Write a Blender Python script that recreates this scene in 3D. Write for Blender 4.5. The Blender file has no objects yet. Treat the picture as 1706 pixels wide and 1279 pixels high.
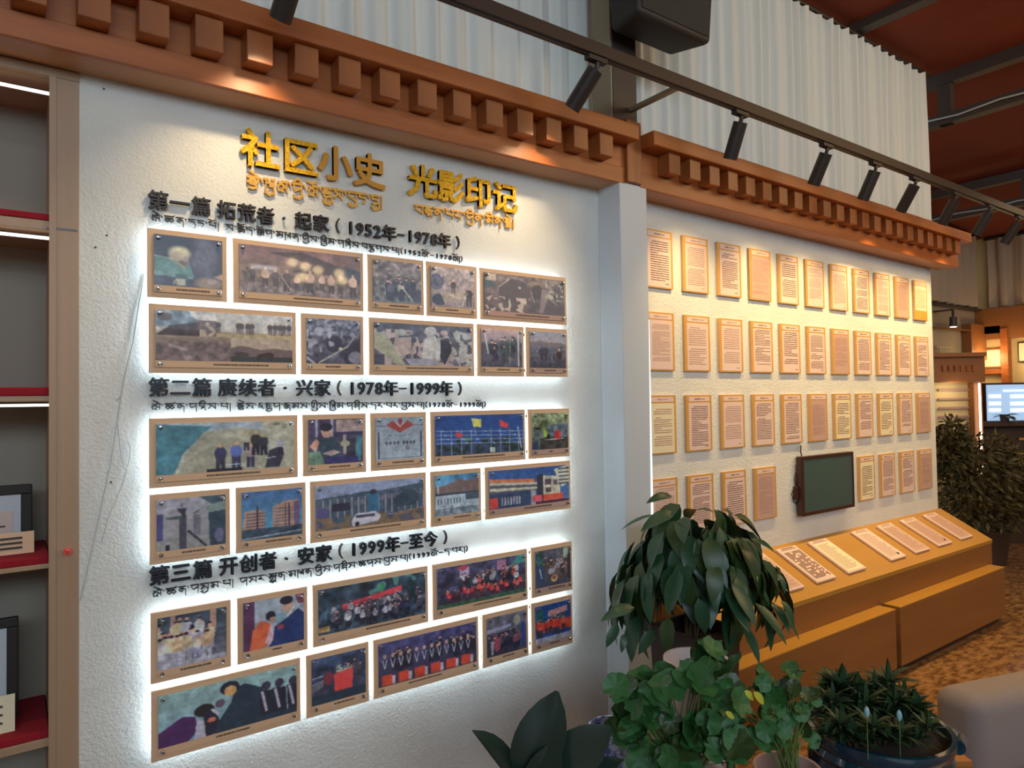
import bpy, math, random
import numpy as np
from mathutils import Vector, Matrix, noise as mnoise
R0 = random.Random(7)
C = bpy.context.scene.collection
S = bpy.context.scene
PI = math.pi

# ------------------------------------------------------------------ camera
YAW, PITCH, ROLL, FPX, CD, CH = 0.62510585, 0.02539661, -0.01584181, 1150.0, 2.5, 1.68
fw = np.array([math.sin(YAW)*math.cos(PITCH), math.cos(YAW)*math.cos(PITCH), math.sin(PITCH)])
rt = np.array([math.cos(YAW), -math.sin(YAW), 0.0]); up = np.cross(rt, fw)
cr, sr = math.cos(ROLL), math.sin(ROLL)
CR, CU, CF = rt*cr+up*sr, up*cr-rt*sr, fw
cam = bpy.data.cameras.new('camera'); cam.sensor_width = 36; cam.lens = FPX/1706*36; cam.clip_start = .02
co = bpy.data.objects.new('camera', cam); C.objects.link(co); S.camera = co
co.matrix_world = Matrix(((CR[0], CU[0], -CF[0], 0), (CR[1], CU[1], -CF[1], -CD), (CR[2], CU[2], -CF[2], CH), (0, 0, 0, 1)))
def _ray(x, y): return CF+CR*(x-853)/FPX-CU*(y-639.5)/FPX
O0 = np.array([0, -CD, CH])
def aY(x, y, Y=0.): d = _ray(x, y); return O0+d*((CD+Y)/d[1])
def aX(x, y, X): d = _ray(x, y); return O0+d*(X/d[0])
def aZ(x, y, Z): d = _ray(x, y); return O0+d*((Z-CH)/d[2])
def at(x, y, dep): return O0+_ray(x, y)*dep

# ------------------------------------------------------------------ world, light, exposure
w = bpy.data.worlds.new('world'); S.world = w; w.use_nodes = True
w.node_tree.nodes['Background'].inputs[0].default_value = (.60, .81, 1.0, 1)
w.node_tree.nodes['Background'].inputs[1].default_value = 1.25
S.view_settings.view_transform = 'Standard'; S.view_settings.look = 'None'
S.view_settings.exposure = 0.14; S.view_settings.gamma = 1.0
S.view_settings.use_curve_mapping = False
def area(name, loc, target, sx, sy, power, col):
    l = bpy.data.lights.new(name, 'AREA'); l.shape = 'RECTANGLE'; l.size = sx; l.size_y = sy; l.energy = power; l.color = col
    o = bpy.data.objects.new(name, l); C.objects.link(o); o.location = loc
    o.rotation_euler = (Vector(target)-Vector(loc)).to_track_quat('-Z', 'Y').to_euler(); return o
def spot(name, loc, dirv, power, ang, blend, col, r=.02, parent=None):
    l = bpy.data.lights.new(name, 'SPOT'); l.energy = power; l.spot_size = math.radians(ang); l.spot_blend = blend; l.color = col; l.shadow_soft_size = r
    o = bpy.data.objects.new(name, l); C.objects.link(o); o.location = loc
    o.rotation_euler = Vector(dirv).to_track_quat('-Z', 'Y').to_euler(); return o
area('window_light', (-1.0, -6.8, 3.6), (1.2, 0, 1.6), 5, 1.3, 125, (.68, .86, 1.0))
area('ceiling_fill', (3.5, -3.2, 4.2), (4.2, 0, 2.6), 3, .5, 9, (1.0, .80, .55))
area('ceiling_fill', (6.2, -3.6, 3.9), (5.0, 0, .9), 3, 1, 62, (1.0, .70, .34))  # warm fill added for the lower letter-board wall, no fixture behind it
area('ceiling_fill', (8.8, -.6, 3.55), (8.8, -.6, 0), 2.5, 1.2, 16, (1.0, .74, .42))

# ------------------------------------------------------------------ helpers
def lin(c): c = c/255.; return c/12.92 if c <= .04045 else ((c+.055)/1.055)**2.4
def rgb(r, g, b): return (lin(r), lin(g), lin(b), 1)
def mat(name, col, rough=.6, metal=0., noise=0., nscale=(4, 4, 4), col2=None, bump=0., bscale=60., coat=0., emit=None, estr=0., spec=.5, trans=0.):
    m = bpy.data.materials.new(name); m.use_nodes = True; t = m.node_tree; b = t.nodes['Principled BSDF']
    b.inputs['Base Color'].default_value = col; b.inputs['Roughness'].default_value = rough; b.inputs['Metallic'].default_value = metal
    b.inputs['Coat Weight'].default_value = coat; b.inputs['Coat Roughness'].default_value = .06; b.inputs['Specular IOR Level'].default_value = spec
    tc = t.nodes.new('ShaderNodeTexCoord')
    if emit: b.inputs['Emission Color'].default_value = emit; b.inputs['Emission Strength'].default_value = estr
    if col2:
        mp = t.nodes.new('ShaderNodeMapping'); mp.inputs['Scale'].default_value = nscale; t.links.new(tc.outputs['Object'], mp.inputs[0])
        n = t.nodes.new('ShaderNodeTexNoise'); n.inputs['Scale'].default_value = 1; n.inputs['Detail'].default_value = 6; n.inputs['Roughness'].default_value = .6
        t.links.new(mp.outputs[0], n.inputs[0])
        cr_ = t.nodes.new('ShaderNodeValToRGB'); cr_.color_ramp.elements[0].position = .5-noise; cr_.color_ramp.elements[1].position = .5+noise
        cr_.color_ramp.elements[0].color = col; cr_.color_ramp.elements[1].color = col2
        t.links.new(n.outputs[0], cr_.inputs[0]); t.links.new(cr_.outputs[0], b.inputs['Base Color'])
    if bump:
        n2 = t.nodes.new('ShaderNodeTexNoise'); n2.inputs['Scale'].default_value = bscale; n2.inputs['Detail'].default_value = 4
        t.links.new(tc.outputs['Object'], n2.inputs[0]); bp = t.nodes.new('ShaderNodeBump'); bp.inputs['Strength'].default_value = bump; bp.inputs['Distance'].default_value = .01
        t.links.new(n2.outputs[0], bp.inputs['Height']); t.links.new(bp.outputs[0], b.inputs['Normal'])
    return m
M = {}
M['plaster'] = mat('plaster', rgb(226, 224, 218), .75, bump=.45, bscale=110, col2=rgb(214, 211, 204), noise=.2, nscale=(3, 3, 3))
M['paint'] = mat('paint', rgb(204, 208, 212), .45)
M['white_wall'] = mat('white_wall', rgb(225, 218, 200), .7, bump=.12, bscale=60)
M['wood'] = mat('orange_wood', rgb(184, 104, 46), .42, noise=.22, nscale=(1.2, 9, 16), col2=rgb(150, 80, 34))
M['wood2'] = mat('orange_wood_vertical', rgb(172, 100, 46), .42, noise=.22, nscale=(14, 12, 1.2), col2=rgb(136, 74, 34))
M['soffit'] = mat('soffit_wood', rgb(188, 134, 88), .45, noise=.25, nscale=(1, 10, 10), col2=rgb(168, 112, 68))
M['shelfwood'] = mat('pale_cabinet_wood', rgb(176, 146, 118), .5, noise=.25, nscale=(14, 10, .8), col2=rgb(160, 128, 100))
M['backpanel'] = mat('cabinet_back', rgb(150, 140, 126), .7)
M['redcloth'] = mat('red_cloth', rgb(148, 14, 34), .95, bump=.2, bscale=200)
M['mount'] = mat('tan_mount', rgb(228, 188, 150), .6, noise=.3, nscale=(3, 3, 3), col2=rgb(220, 180, 144))
M['caption'] = mat('caption_ink', rgb(70, 55, 50), .6)
M['metal'] = mat('bolt_metal', rgb(190, 190, 190), .22, 1.)
M['edgeglow'] = mat('cool_edge_glow', rgb(255, 255, 255), .5, emit=(.8, .94, 1, 1), estr=.75)  # reflected glow of the pilaster edge, given as emission
M['led'] = mat('led_or_glow_strip', rgb(255, 255, 255), .5, emit=(.55, .80, 1, 1), estr=11)
M['ledwarm'] = mat('warm_led_strip', rgb(255, 255, 255), .5, emit=(1, .93, .74, 1), estr=5)
M['ledcab'] = mat('cabinet_led', rgb(255, 255, 255), .5, emit=(1, .97, .86, 1), estr=1.8)
M['gold'] = mat('gold_glitter', rgb(244, 170, 20), .32, .35, noise=.08, nscale=(130, 130, 130), col2=rgb(255, 208, 50), bump=.9, bscale=160)
M['goldflat'] = mat('gold_acrylic', rgb(206, 150, 50), .35, .3, noise=.2, nscale=(40, 40, 40), col2=rgb(228, 176, 84))
M['goldside'] = mat('gold_flat_letter', rgb(196, 136, 30), .4, .2)
M['black'] = mat('black_letter', rgb(38, 30, 32), .45)
M['blackblue'] = mat('dark_letter', rgb(32, 34, 44), .45)
M['boardgold'] = mat('gold_border', rgb(214, 158, 70), .45, noise=.2, nscale=(8, 8, 8), col2=rgb(204, 146, 60))
M['boardside'] = mat('board_side', rgb(196, 160, 122), .6)
M['paper'] = mat('pink_paper', rgb(226, 200, 190), .6, noise=.25, nscale=(3, 3, 3), col2=rgb(222, 192, 180))
M['papercream'] = mat('cream_paper', rgb(232, 218, 184), .6)
M['papergray'] = mat('printed_paper', rgb(196, 160, 146), .6)
M['ink'] = mat('brown_ink', rgb(128, 88, 76), .7)
M['inklight'] = mat('light_ink', rgb(176, 136, 122), .7)
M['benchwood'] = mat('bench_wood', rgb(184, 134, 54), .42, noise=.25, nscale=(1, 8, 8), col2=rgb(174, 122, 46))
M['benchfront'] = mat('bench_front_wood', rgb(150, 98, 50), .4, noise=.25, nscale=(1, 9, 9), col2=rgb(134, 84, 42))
M['bezel'] = mat('monitor_bezel', rgb(62, 36, 28), .3)
M['screen'] = mat('monitor_screen', rgb(66, 92, 84), .12, noise=.2, nscale=(6, 1, .6), col2=rgb(70, 82, 88))  # green window reflections are put into the base colour
M['blackmetal'] = mat('black_metal', rgb(58, 50, 46), .45, .3)
M['trackdark'] = mat('track_metal', rgb(62, 50, 44), .4, .4)
M['steel'] = mat('painted_steel', rgb(74, 62, 56), .5, .2)
M['steelpale'] = mat('pale_steel_edge', rgb(150, 136, 110), .6)
M['lens'] = mat('lamp_lens', rgb(255, 250, 235), .4, emit=(1, .86, .62, 1), estr=6)
M['curtain'] = mat('white_curtain', rgb(222, 222, 214), .85, bump=.1, bscale=30)
M['curtainfar'] = mat('beige_curtain', rgb(190, 165, 140), .85)
M['ceil'] = mat('red_brown_ceiling', rgb(140, 56, 24), .8, noise=.2, nscale=(1, 1, 1), col2=rgb(118, 46, 20))
M['floor'] = mat('mottled_floor', rgb(158, 118, 78), .2, noise=.13, nscale=(11, 24, 1), col2=rgb(92, 60, 38))
M['speaker'] = mat('speaker_black', rgb(44, 38, 34), .6)
M['grille'] = mat('speaker_grille', rgb(58, 52, 46), .8, bump=.4, bscale=400)
M['wire'] = mat('white_cable', rgb(186, 184, 180), .6)
M['wiredark'] = mat('black_cable', rgb(46, 34, 28), .6)
M['pin'] = mat('coral_pin', rgb(230, 90, 80), .4)
M['leaf'] = mat('leaf_green', rgb(44, 84, 52), .38, noise=.25, nscale=(20, 20, 20), col2=rgb(34, 66, 44))
M['leafb'] = mat('leaf_green_warm', rgb(62, 84, 40), .4, noise=.25, nscale=(20, 20, 20), col2=rgb(46, 66, 34))
M['leafger'] = mat('bright_leaf_green', rgb(66, 122, 60), .5, noise=.25, nscale=(25, 25, 25), col2=rgb(42, 88, 46))
M['leafyel'] = mat('yellowing_leaf', rgb(190, 190, 60), .5)
M['leafdark'] = mat('rubber_leaf', rgb(44, 56, 54), .25, noise=.25, nscale=(10, 10, 10), col2=rgb(34, 62, 48), coat=.3)
M['leafsucc'] = mat('succulent_leaf', rgb(52, 80, 46), .45, noise=.25, nscale=(30, 30, 30), col2=rgb(34, 58, 36))
M['leaffar'] = mat('olive_leaf', rgb(104, 88, 40), .6, noise=.25, nscale=(8, 8, 8), col2=rgb(66, 56, 28))
M['stem'] = mat('brown_stem', rgb(96, 74, 50), .7)
M['stemg'] = mat('green_stem', rgb(110, 130, 70), .6)
M['soil'] = mat('soil', rgb(50, 38, 30), .95, bump=.5, bscale=80)
M['planter'] = mat('dark_planter', rgb(74, 54, 46), .5, noise=.25, nscale=(6, 6, 2), col2=rgb(60, 44, 38))
M['whitepot'] = mat('white_pot', rgb(222, 206, 204), .35)
M['bluepat'] = mat('blue_white_pot', rgb(206, 214, 236), .25, noise=.04, nscale=(26, 26, 26), col2=rgb(90, 110, 190))
M['pinkpot'] = mat('pink_pot', rgb(196, 160, 150), .45)
M['bluepot'] = mat('blue_glaze', rgb(22, 40, 66), .08, noise=.25, nscale=(8, 8, 20), col2=rgb(18, 70, 84), coat=1.)
M['sofa'] = mat('sofa_fabric', rgb(150, 136, 130), .95, bump=.25, bscale=160)
M['stand'] = mat('stand_wood', rgb(196, 128, 66), .4, noise=.25, nscale=(2, 8, 8), col2=rgb(176, 108, 52))
M['farwood'] = mat('far_wood', rgb(150, 92, 44), .5)
M['farwall'] = mat('far_wall', rgb(224, 196, 140), .7)
M['fargrey'] = mat('far_grey_wall', rgb(168, 150, 126), .7)
M['tv'] = mat('tv_picture', rgb(120, 150, 190), .4, emit=(.42, .58, .8, 1), estr=.75)
M['tvw'] = mat('tv_picture_white', rgb(220, 235, 250), .4, emit=(.75, .88, 1, 1), estr=.9)
M['darkcab'] = mat('dark_cabinet', rgb(70, 50, 34), .5)
M['seed'] = mat('glass_bead', rgb(150, 200, 210), .05)
M['bulb'] = mat('lit_bulb', rgb(255, 255, 255), .4, emit=(1, .75, .42, 1), estr=14)
M['tube'] = mat('lit_tube', rgb(255, 255, 255), .4, emit=(.9, .96, 1, 1), estr=9)

class G:
    def __init__(s): s.v = []; s.f = []; s.mi = []; s.cur = 0; s.sm = False
    def add(s, vs, fs):
        n = len(s.v); s.v += [tuple(p) for p in vs]; s.f += [tuple(i+n for i in f) for f in fs]; s.mi += [s.cur]*len(fs); return s
    def box(s, x0, x1, y0, y1, z0, z1):
        return s.add([(x0, y0, z0), (x1, y0, z0), (x1, y1, z0), (x0, y1, z0), (x0, y0, z1), (x1, y0, z1), (x1, y1, z1), (x0, y1, z1)],
                     [(0, 3, 2, 1), (4, 5, 6, 7), (0, 1, 5, 4), (1, 2, 6, 5), (2, 3, 7, 6), (3, 0, 4, 7)])
    def obox(s, c, a, b, d):   # centre and three half-axis vectors
        c, a, b, d = map(lambda q: np.array(q, float), (c, a, b, d))
        P = [c+i*a+j*b+k*d for k in (-1, 1) for j in (-1, 1) for i in (-1, 1)]
        return s.add(P, [(0, 2, 3, 1), (4, 5, 7, 6), (0, 1, 5, 4), (1, 3, 7, 5), (3, 2, 6, 7), (2, 0, 4, 6)])
    def bar(s, p, q, r1, r2, upv=(0, 0, 1)):
        p, q = np.array(p, float), np.array(q, float); d = q-p; L = np.linalg.norm(d); d = d/L
        a = np.cross(d, upv); a = a/np.linalg.norm(a); b = np.cross(a, d)
        return s.obox((p+q)/2, d*L/2, a*r1, b*r2)
    def quad(s, *p): return s.add(p, [tuple(range(len(p)))])
    def tube(s, pts, r, n=6, r1=None):
        pts = [np.array(p, float) for p in pts]; m = len(pts); vs = []; u = None
        for i, p in enumerate(pts):
            d = pts[min(i+1, m-1)]-pts[max(i-1, 0)]; d = d/(np.linalg.norm(d)+1e-9)
            if u is None: u = np.cross(d, (0, 0, 1) if abs(d[2]) < .9 else (1, 0, 0))
            u = u-d*(u@d); u = u/np.linalg.norm(u); v = np.cross(d, u)
            rr = r if r1 is None else r+(r1-r)*i/(m-1)
            vs += [p+rr*(math.cos(2*PI*k/n)*u+math.sin(2*PI*k/n)*v) for k in range(n)]
        fs = [(i*n+k, i*n+(k+1) % n, (i+1)*n+(k+1) % n, (i+1)*n+k) for i in range(m-1) for k in range(n)]
        fs += [tuple(range(n))[::-1], tuple((m-1)*n+k for k in range(n))]
        s.sm = True; return s.add(vs, fs)
    def lathe(s, c, prof, n=28, capb=True, capt=False):
        vs = []; m = len(prof)
        for r, z in prof: vs += [(c[0]+r*math.cos(2*PI*k/n), c[1]+r*math.sin(2*PI*k/n), c[2]+z) for k in range(n)]
        fs = [(i*n+k, i*n+(k+1) % n, (i+1)*n+(k+1) % n, (i+1)*n+k) for i in range(m-1) for k in range(n)]
        if capb: fs.append(tuple(range(n))[::-1])
        if capt: fs.append(tuple((m-1)*n+k for k in range(n)))
        s.sm = True; return s.add(vs, fs)
def origin(o):
    v = Vector((0, 0, 0))
    while o is not None: v += o.location; o = o.parent
    return v
def obj(name, g, m, parent=None, bevel=0, smooth=None, seg=2):
    me = bpy.data.meshes.new(name); off = origin(parent) if parent is not None else Vector((0, 0, 0))
    loc = Vector((0, 0, 0))
    if parent is None:
        a = np.array(g.v, float); loc = Vector(((a[:, 0].min()+a[:, 0].max())/2, (a[:, 1].min()+a[:, 1].max())/2, a[:, 2].min())); off = loc
    me.from_pydata([(p[0]-off[0], p[1]-off[1], p[2]-off[2]) for p in g.v], [], g.f)
    ms = m if isinstance(m, (list, tuple)) else [m]
    for q in ms: me.materials.append(M[q] if isinstance(q, str) else q)
    if len(ms) > 1: me.polygons.foreach_set('material_index', g.mi)
    sm = g.sm if smooth is None else smooth
    if sm: me.polygons.foreach_set('use_smooth', [True]*len(g.f))
    me.update(); o = bpy.data.objects.new(name, me); C.objects.link(o); o.location = loc
    if sm and g.sm and smooth is None:
        try: me.set_sharp_from_angle(angle=math.radians(40))
        except Exception: pass
    if parent is not None: o.parent = parent
    if bevel:
        b = o.modifiers.new('bevel', 'BEVEL'); b.width = bevel; b.segments = seg; b.limit_method = 'ANGLE'
        if seg > 2: me.polygons.foreach_set('use_smooth', [True]*len(g.f))
    return o
def tag(o, label=None, cat=None, group=None, kind=None):
    if label: o['label'] = label
    if cat: o['category'] = cat
    if group: o['group'] = group
    if kind: o['kind'] = kind
    return o
def thing(name, loc, label, cat, group=None):
    o = bpy.data.objects.new(name, None); o.empty_display_size = .05; C.objects.link(o); o.location = loc
    return tag(o, label, cat, group)
def struct(name, g, m, **k): return tag(obj(name, g, m, **k), kind='structure')
def copy_part(o, parent, loc=None, rot=None, scale=None):
    c = o.copy(); C.objects.link(c); c.parent = parent
    if loc is not None: c.location = loc
    if rot is not None: c.rotation_euler = rot
    if scale is not None: c.scale = (scale,)*3
    return c

def ptx(*a): return tag(obj(*a), kind='stuff')
# ------------------------------------------------------------------ the setting
CB = 2.722                                    # underside of the cornice
struct('floor', G().box(-5, 14, -8, 4, -.1, 0), 'floor')
g = G(); g.box(.162, 5.965, 0, .12, 0, 2.80); struct('wall_back', g, 'plaster')
struct('wall_upper', G().box(-2.6, 6.2, .14, .2, 2.7, 4.42), 'white_wall')
g = G(); g.box(-5, 6.4, -8, 4, 4.42, 4.5); g.add([(6.4, -8, 4.42), (12, -8, 3.98), (12, 4, 3.98), (6.4, 4, 4.42), (6.4, -8, 4.5), (12, -8, 4.5), (12, 4, 4.5), (6.4, 4, 4.5)], [(0, 3, 2, 1), (4, 5, 6, 7), (0, 1, 5, 4), (1, 2, 6, 5), (2, 3, 7, 6), (3, 0, 4, 7)])
struct('ceiling', g, 'ceil')
struct('wall_recess', G().box(5.9, 11.75, 1.783, 1.9, 0, 4.2), 'fargrey')
struct('wall_end', G().box(11.746, 11.9, -8, 1.9, 0, 4.1), 'farwall')
struct('wall_front', G().box(-5, 14, -7.7, -7.5, 0, 2.7), 'fargrey')
struct('wall_left', G().box(-2.7, -2.6, -4.0, .5, 0, 4.42), 'white_wall')
# pilaster
t = thing('pilaster', (2.44, -.07, 0), 'square white pilaster between the photo wall and the letter boards', 'pilaster')
obj('shaft', G().box(2.349, 2.535, -.15, 0, 0, 2.727), 'paint', t, bevel=.004)
g = G(); g.add([(2.514, -.1515, .75), (2.534, -.1515, .75), (2.534, -.1515, 2.07), (2.531, -.1515, 2.07), (2.514, -.149, .75), (2.534, -.149, .75), (2.534, -.149, 2.07), (2.531, -.149, 2.07)], [(0, 1, 2, 3), (4, 7, 6, 5), (0, 3, 7, 4), (1, 5, 6, 2), (0, 4, 5, 1), (3, 2, 6, 7)]); obj('led_or_glow_strip', g, 'edgeglow', t)  # emissive wedge standing in for the soft reflection on the pilaster's edge

# cornice sections
def cornice(x0, x1, label, tilt=0., nblock0=0):
    t = thing('cornice', ((x0+x1)/2, -.12, CB), label, 'cornice', 'wooden cornice sections above the walls')
    def sh(g):
        g.v = [(p[0], p[1], p[2]+tilt*(p[0]-x0)) for p in g.v]; return g
    obj('soffit_board', sh(G().box(x0, x1, -.148, .0, CB, CB+.012)), 'soffit', t)
    obj('lower_fascia', sh(G().box(x0, x1, -.152, -.13, CB-.002, 2.797)), 'wood', t, bevel=.003)
    obj('back_board', sh(G().box(x0, x1, -.146, -.13, 2.797, 2.905)), 'wood', t)
    obj('upper_fascia', sh(G().box(x0, x1, -.25, .0, 2.902, 2.972)), 'wood', t, bevel=.004)
    k0 = math.ceil((x0+.03-.144)/.155); first = None; k = k0
    while .144+.155*k+.085 < x1-.01:
        xb = .144+.155*k
        if first is None:
            first = obj('dentil_block', G().box(xb, xb+.083, -.222, -.146, 2.799, 2.903), 'wood2', t, bevel=.003, seg=2); bx = xb; first.location.z = tilt*(xb-x0)
        else: copy_part(first, t, loc=(xb-bx, 0, tilt*(xb-x0)))
        k += 1
    return t
cornice(-1.6, 2.386, 'orange wood cornice with square dentil blocks above the photo wall')
cornice(2.487, 6.10, 'orange wood cornice with dentil blocks above the letter boards', tilt=-.0085)
o = obj('wooden_post', G().box(2.386, 2.484, -.17, -.002, 2.728, 3.03), 'wood2', bevel=.003); tag(o, 'short orange wood post on top of the white pilaster', 'post')
t = thing('steel_column', (2.39, -.07, 3.03), 'dark brown steel column rising from the wooden post', 'column')
obj('column_shaft', G().box(2.315, 2.475, -.155, -.05, 2.975, 4.42), 'steel', t, bevel=.004)
obj('column_flange', G().box(2.305, 2.315, -.15, -.02, 2.975, 4.42), 'steelpale', t)

# curtains
def curtain(x0, x1, y, z0, z1, lab, mk='curtain', axis='x', wl=.085, amp=.028, seed=1, zz=.03, step=.011, group='white pleated curtains'):
    rn = random.Random(seed); n = int((x1-x0)/step); ph = 0; rows = [0, .03, .3, .6, .85, 1]
    vs = []; px_ = []
    for i in range(n+1):
        x = x0+(x1-x0)*i/n; ph += step/wl*2*PI*(.75+.5*mnoise.noise(Vector((x*3, seed, 0)))+.25)
        px_.append((x, ph))
    for j, tt in enumerate(rows):
        for x, p in px_:
            a = amp*(1.0-.25*tt); yy = math.sin(p)*a+mnoise.noise(Vector((x*6, tt*1.5, seed)))*.03*tt+.35*a*math.sin(2.3*p)
            zt = z1-(zz*(.5-.5*math.cos(p*.5)) if j == 0 else zz*.5*(1-tt))
            z = zt+(z0-z1)*tt
            xx = x+mnoise.noise(Vector((x*4, tt*2, seed+5)))*.012
            vs.append((xx, y+yy, z) if axis == 'x' else (y+yy, xx, z))
    m = n+1; fs = [(j*m+i, j*m+i+1, (j+1)*m+i+1, (j+1)*m+i) for j in range(len(rows)-1) for i in range(n)]
    g = G(); g.add(vs, fs); g.sm = True
    if axis == 'x': loc = ((x0+x1)/2, y, z0)
    else: loc = (y, (x0+x1)/2, z0)
    t = thing('curtain', loc, lab, 'curtain', group)
    obj('cloth', g, mk, t, smooth=True)
    g = G()
    if axis == 'x': g.tube([(x0-.05, y, z1+.01), (x1+.08, y, z1+.01)], .014, 8)
    else: g.tube([(y, x0-.05, z1+.01), (y, x1+.05, z1+.01)], .02, 8)
    obj('curtain_rod', g, 'blackmetal', t); return t
curtain(-1.4, 2.40, .06, 2.80, 4.31, 'white pleated curtain above the photo wall cornice', seed=3, wl=.14, amp=.022)
curtain(2.50, 6.14, .06, 2.80, 4.33, 'white pleated curtain above the letter board cornice', seed=8, wl=.12, amp=.030)
curtain(6.0, 11.56, 1.69, 2.95, 3.99, 'dim beige curtain high on the far recessed wall', 'curtainfar', seed=4, wl=.25, step=.03, amp=.05, group='beige far curtains')
curtain(-5.0, 1.6, 11.67, 2.95, 3.96, 'dim beige curtain high on the far end wall', 'curtainfar', axis='y', seed=5, wl=.25, step=.03, amp=.05, group='beige far curtains')

# roof trusses and battens
def truss(X, zt, zb, y0, y1, lab):
    t = thing('roof_truss', (X, (y0+y1)/2, zb), lab, 'roof truss')
    obj('top_chord', G().box(X-.05, X+.05, y0, y1, zt-.10, zt), 'steel', t)
    obj('bottom_chord', G().box(X-.05, X+.05, y0, y1, zb, zb+.09), 'steel', t)
    y = y1-.18; f = None
    while y > y0:
        if f is None: f = obj('web_post', G().box(X-.04, X+.04, y-.05, y+.05, zb, zt), 'steel', t); yf = y
        else: copy_part(f, t, loc=(0, y-yf, 0))
        y -= 1.1
    g = G(); g.tube([(X-.07, y1, zb+.06)]+[(X-.075, y1-.3*i, zb+.05-.02*(i % 2)) for i in range(1, 12)], .008, 6)
    obj('cable', g, 'wire', t)
truss(6.45, 4.42, 3.98, -5, .22, 'dark steel roof truss just past the end of the white curtain')
truss(9.2, 4.19, 3.79, -5, 1.6, 'dark steel roof truss further back over the dim room')
tag(obj('ceiling_batten', G().box(5.0, 5.1, -5, .1, 4.36, 4.42), 'steel'), 'dark batten crossing the red-brown ceiling above the curtain', 'beam')

# ------------------------------------------------------------------ bookcase
BX = aY(84, 640)[0]; BX2 = aY(93, 640)[0]
t = thing('bookcase', (-.6, .2, 0), 'pale wood display bookcase with red cloth shelves left of the photo wall', 'bookcase')
t['label'] = 'pale wood display bookcase with red cloth shelves beside the photo wall'
zz = lambda y: float(aY(84, y)[2])
x0 = -1.45
obj('side_panel', G().box(BX, .162, -.004, .36, 0, CB-.002), 'shelfwood', t, bevel=.002)
obj('side_panel', G().box(x0-.08, x0, -.004, .36, 0, CB-.002), 'shelfwood', t, bevel=.002)
obj('edge_trim', G().box(BX-.004, BX2, -.010, 0, 0, zz(128)), 'shelfwood', t)
obj('back_panel', G().box(x0, BX, .33, .35, 0, CB-.002), 'backpanel', t)
obj('top_panel', G().box(x0, BX, .02, .33, zz(128), zz(128)+.02), 'shelfwood', t)
obj('top_rail', G().box(x0-.08, .162, -.008, .02, zz(128), CB-.003), 'shelfwood', t, bevel=.002)
levels = [(357, 368, 384), (645, 659, 668), (913, 938, 946), (1161, 1228, 1240)]
shelves = []
for i, (a, b, c) in enumerate(levels):
    zc, zb_ = zz(b), zz(c)
    if i == 3: zc, zb_ = zz(1228), zz(1242)
    o = obj('shelf', G().box(x0, BX, .0, .33, zb_, zc), 'shelfwood', t, bevel=.002)
    th = zz(a)-zc if i < 2 else .022
    g = G().box(x0, BX-.003, -.003 if i < 2 else .004, .325, zc, zc+th)
    obj('red_cloth', g, 'redcloth', t, bevel=.004); shelves.append(zc+th)
obj('shelf', G().box(x0, BX, .0, .33, zz(1500), zz(1490)), 'shelfwood', t)
for y in (134, 391, 670): obj('led_or_glow_strip', G().box(x0, BX-.002, .012, .022, zz(y)-.012 if y != 134 else zz(155), (zz(y)-.004) if y != 134 else zz(155)+.007), 'ledcab', t)
g = G().box(BX-.01, .158, -.0052, .0, zz(380)-.003, zz(380)+.003); obj('joint', g, 'bezel', t)
def plaque(pxr, ytop, ybot, Y, wd, lab, k, zs):
    X1 = float(aY(pxr, ytop, Y)[0]); Z1 = float(aY(pxr, ytop, Y)[2]); h = Z1-zs
    t = thing('photo_frame', (X1-wd/2, Y, zs), lab, 'picture frame')
    f = .03
    g = G(); lean = .05
    for a in ((X1-wd, X1, zs, zs+f), (X1-wd, X1, Z1-f, Z1), (X1-wd, X1-wd+f, zs+f, Z1-f), (X1-f, X1, zs+f, Z1-f)): g.box(a[0], a[1], Y, Y+.022, a[2], a[3])
    obj('frame', g, 'speaker', t, bevel=.004)
    obj('mat_board', G().box(X1-wd+f, X1-f, Y+.008, Y+.016, zs+f, Z1-f), 'paint', t)
    g = G()
    if k == 0: g.box(X1-wd+f+.02, X1-f-.02, Y+.006, Y+.008, zs+f+.02, Z1-f-.05); mm = 'paper'
    else:
        for j in range(3): g.box(X1-wd+f+.02, X1-f-.02, Y+.006, Y+.008, Z1-f-.06-.09*(j+1)+.012, Z1-f-.05-.09*j)
        mm = 'papergray'
    pr = obj('certificate' if k == 0 else 'photo', g, mm, t)
    g = G(); rn = random.Random(k)
    for j in range(4 if k == 0 else 1): g.box(X1-f-.12+.01*j, X1-f-.04, Y+.0045, Y+.0055, Z1-f-.10-.035*j, Z1-f-.095-.035*j)
    ptx('printed_text', g, 'caption', t)
def card(px0, px1, y0, Y, zs, lab, mk, tilt=.02):
    X1 = float(aY(px1, y0, Y)[0]); Z1 = float(aY(px1, y0, Y)[2]); wd = .22; h = Z1-zs
    t = thing('label_card', (X1-wd/2, Y, zs), lab, 'label card')
    g = G(); g.add([(X1-wd, Y, zs), (X1, Y, zs), (X1, Y+tilt, Z1), (X1-wd, Y+tilt, Z1), (X1-wd, Y+.03+tilt, zs), (X1, Y+.03+tilt, zs)], [(0, 1, 2, 3), (1, 5, 2), (0, 3, 4), (3, 2, 5, 4), (0, 4, 5, 1)])
    obj('card', g, mk, t)
    g = G()
    for j in range(3):
        k = .25+.22*j; g.box(X1-.19+.02*j, X1-.03, Y+tilt*k-.0035, Y+tilt*k-.0015, zs+h*k, zs+h*k+.006)
    ptx('printed_text', g, 'caption', t)
plaque(54, 806, 915, .20, .30, 'black framed certificate standing on the upper red shelf', 0, shelves[2])
card(0, 57, 885, .10, shelves[2], 'tan label card in front of the framed certificate', 'mount')
plaque(31, 1027, 1175, .16, .30, 'black framed photographs standing on the lowest red shelf', 1, shelves[3])
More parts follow.
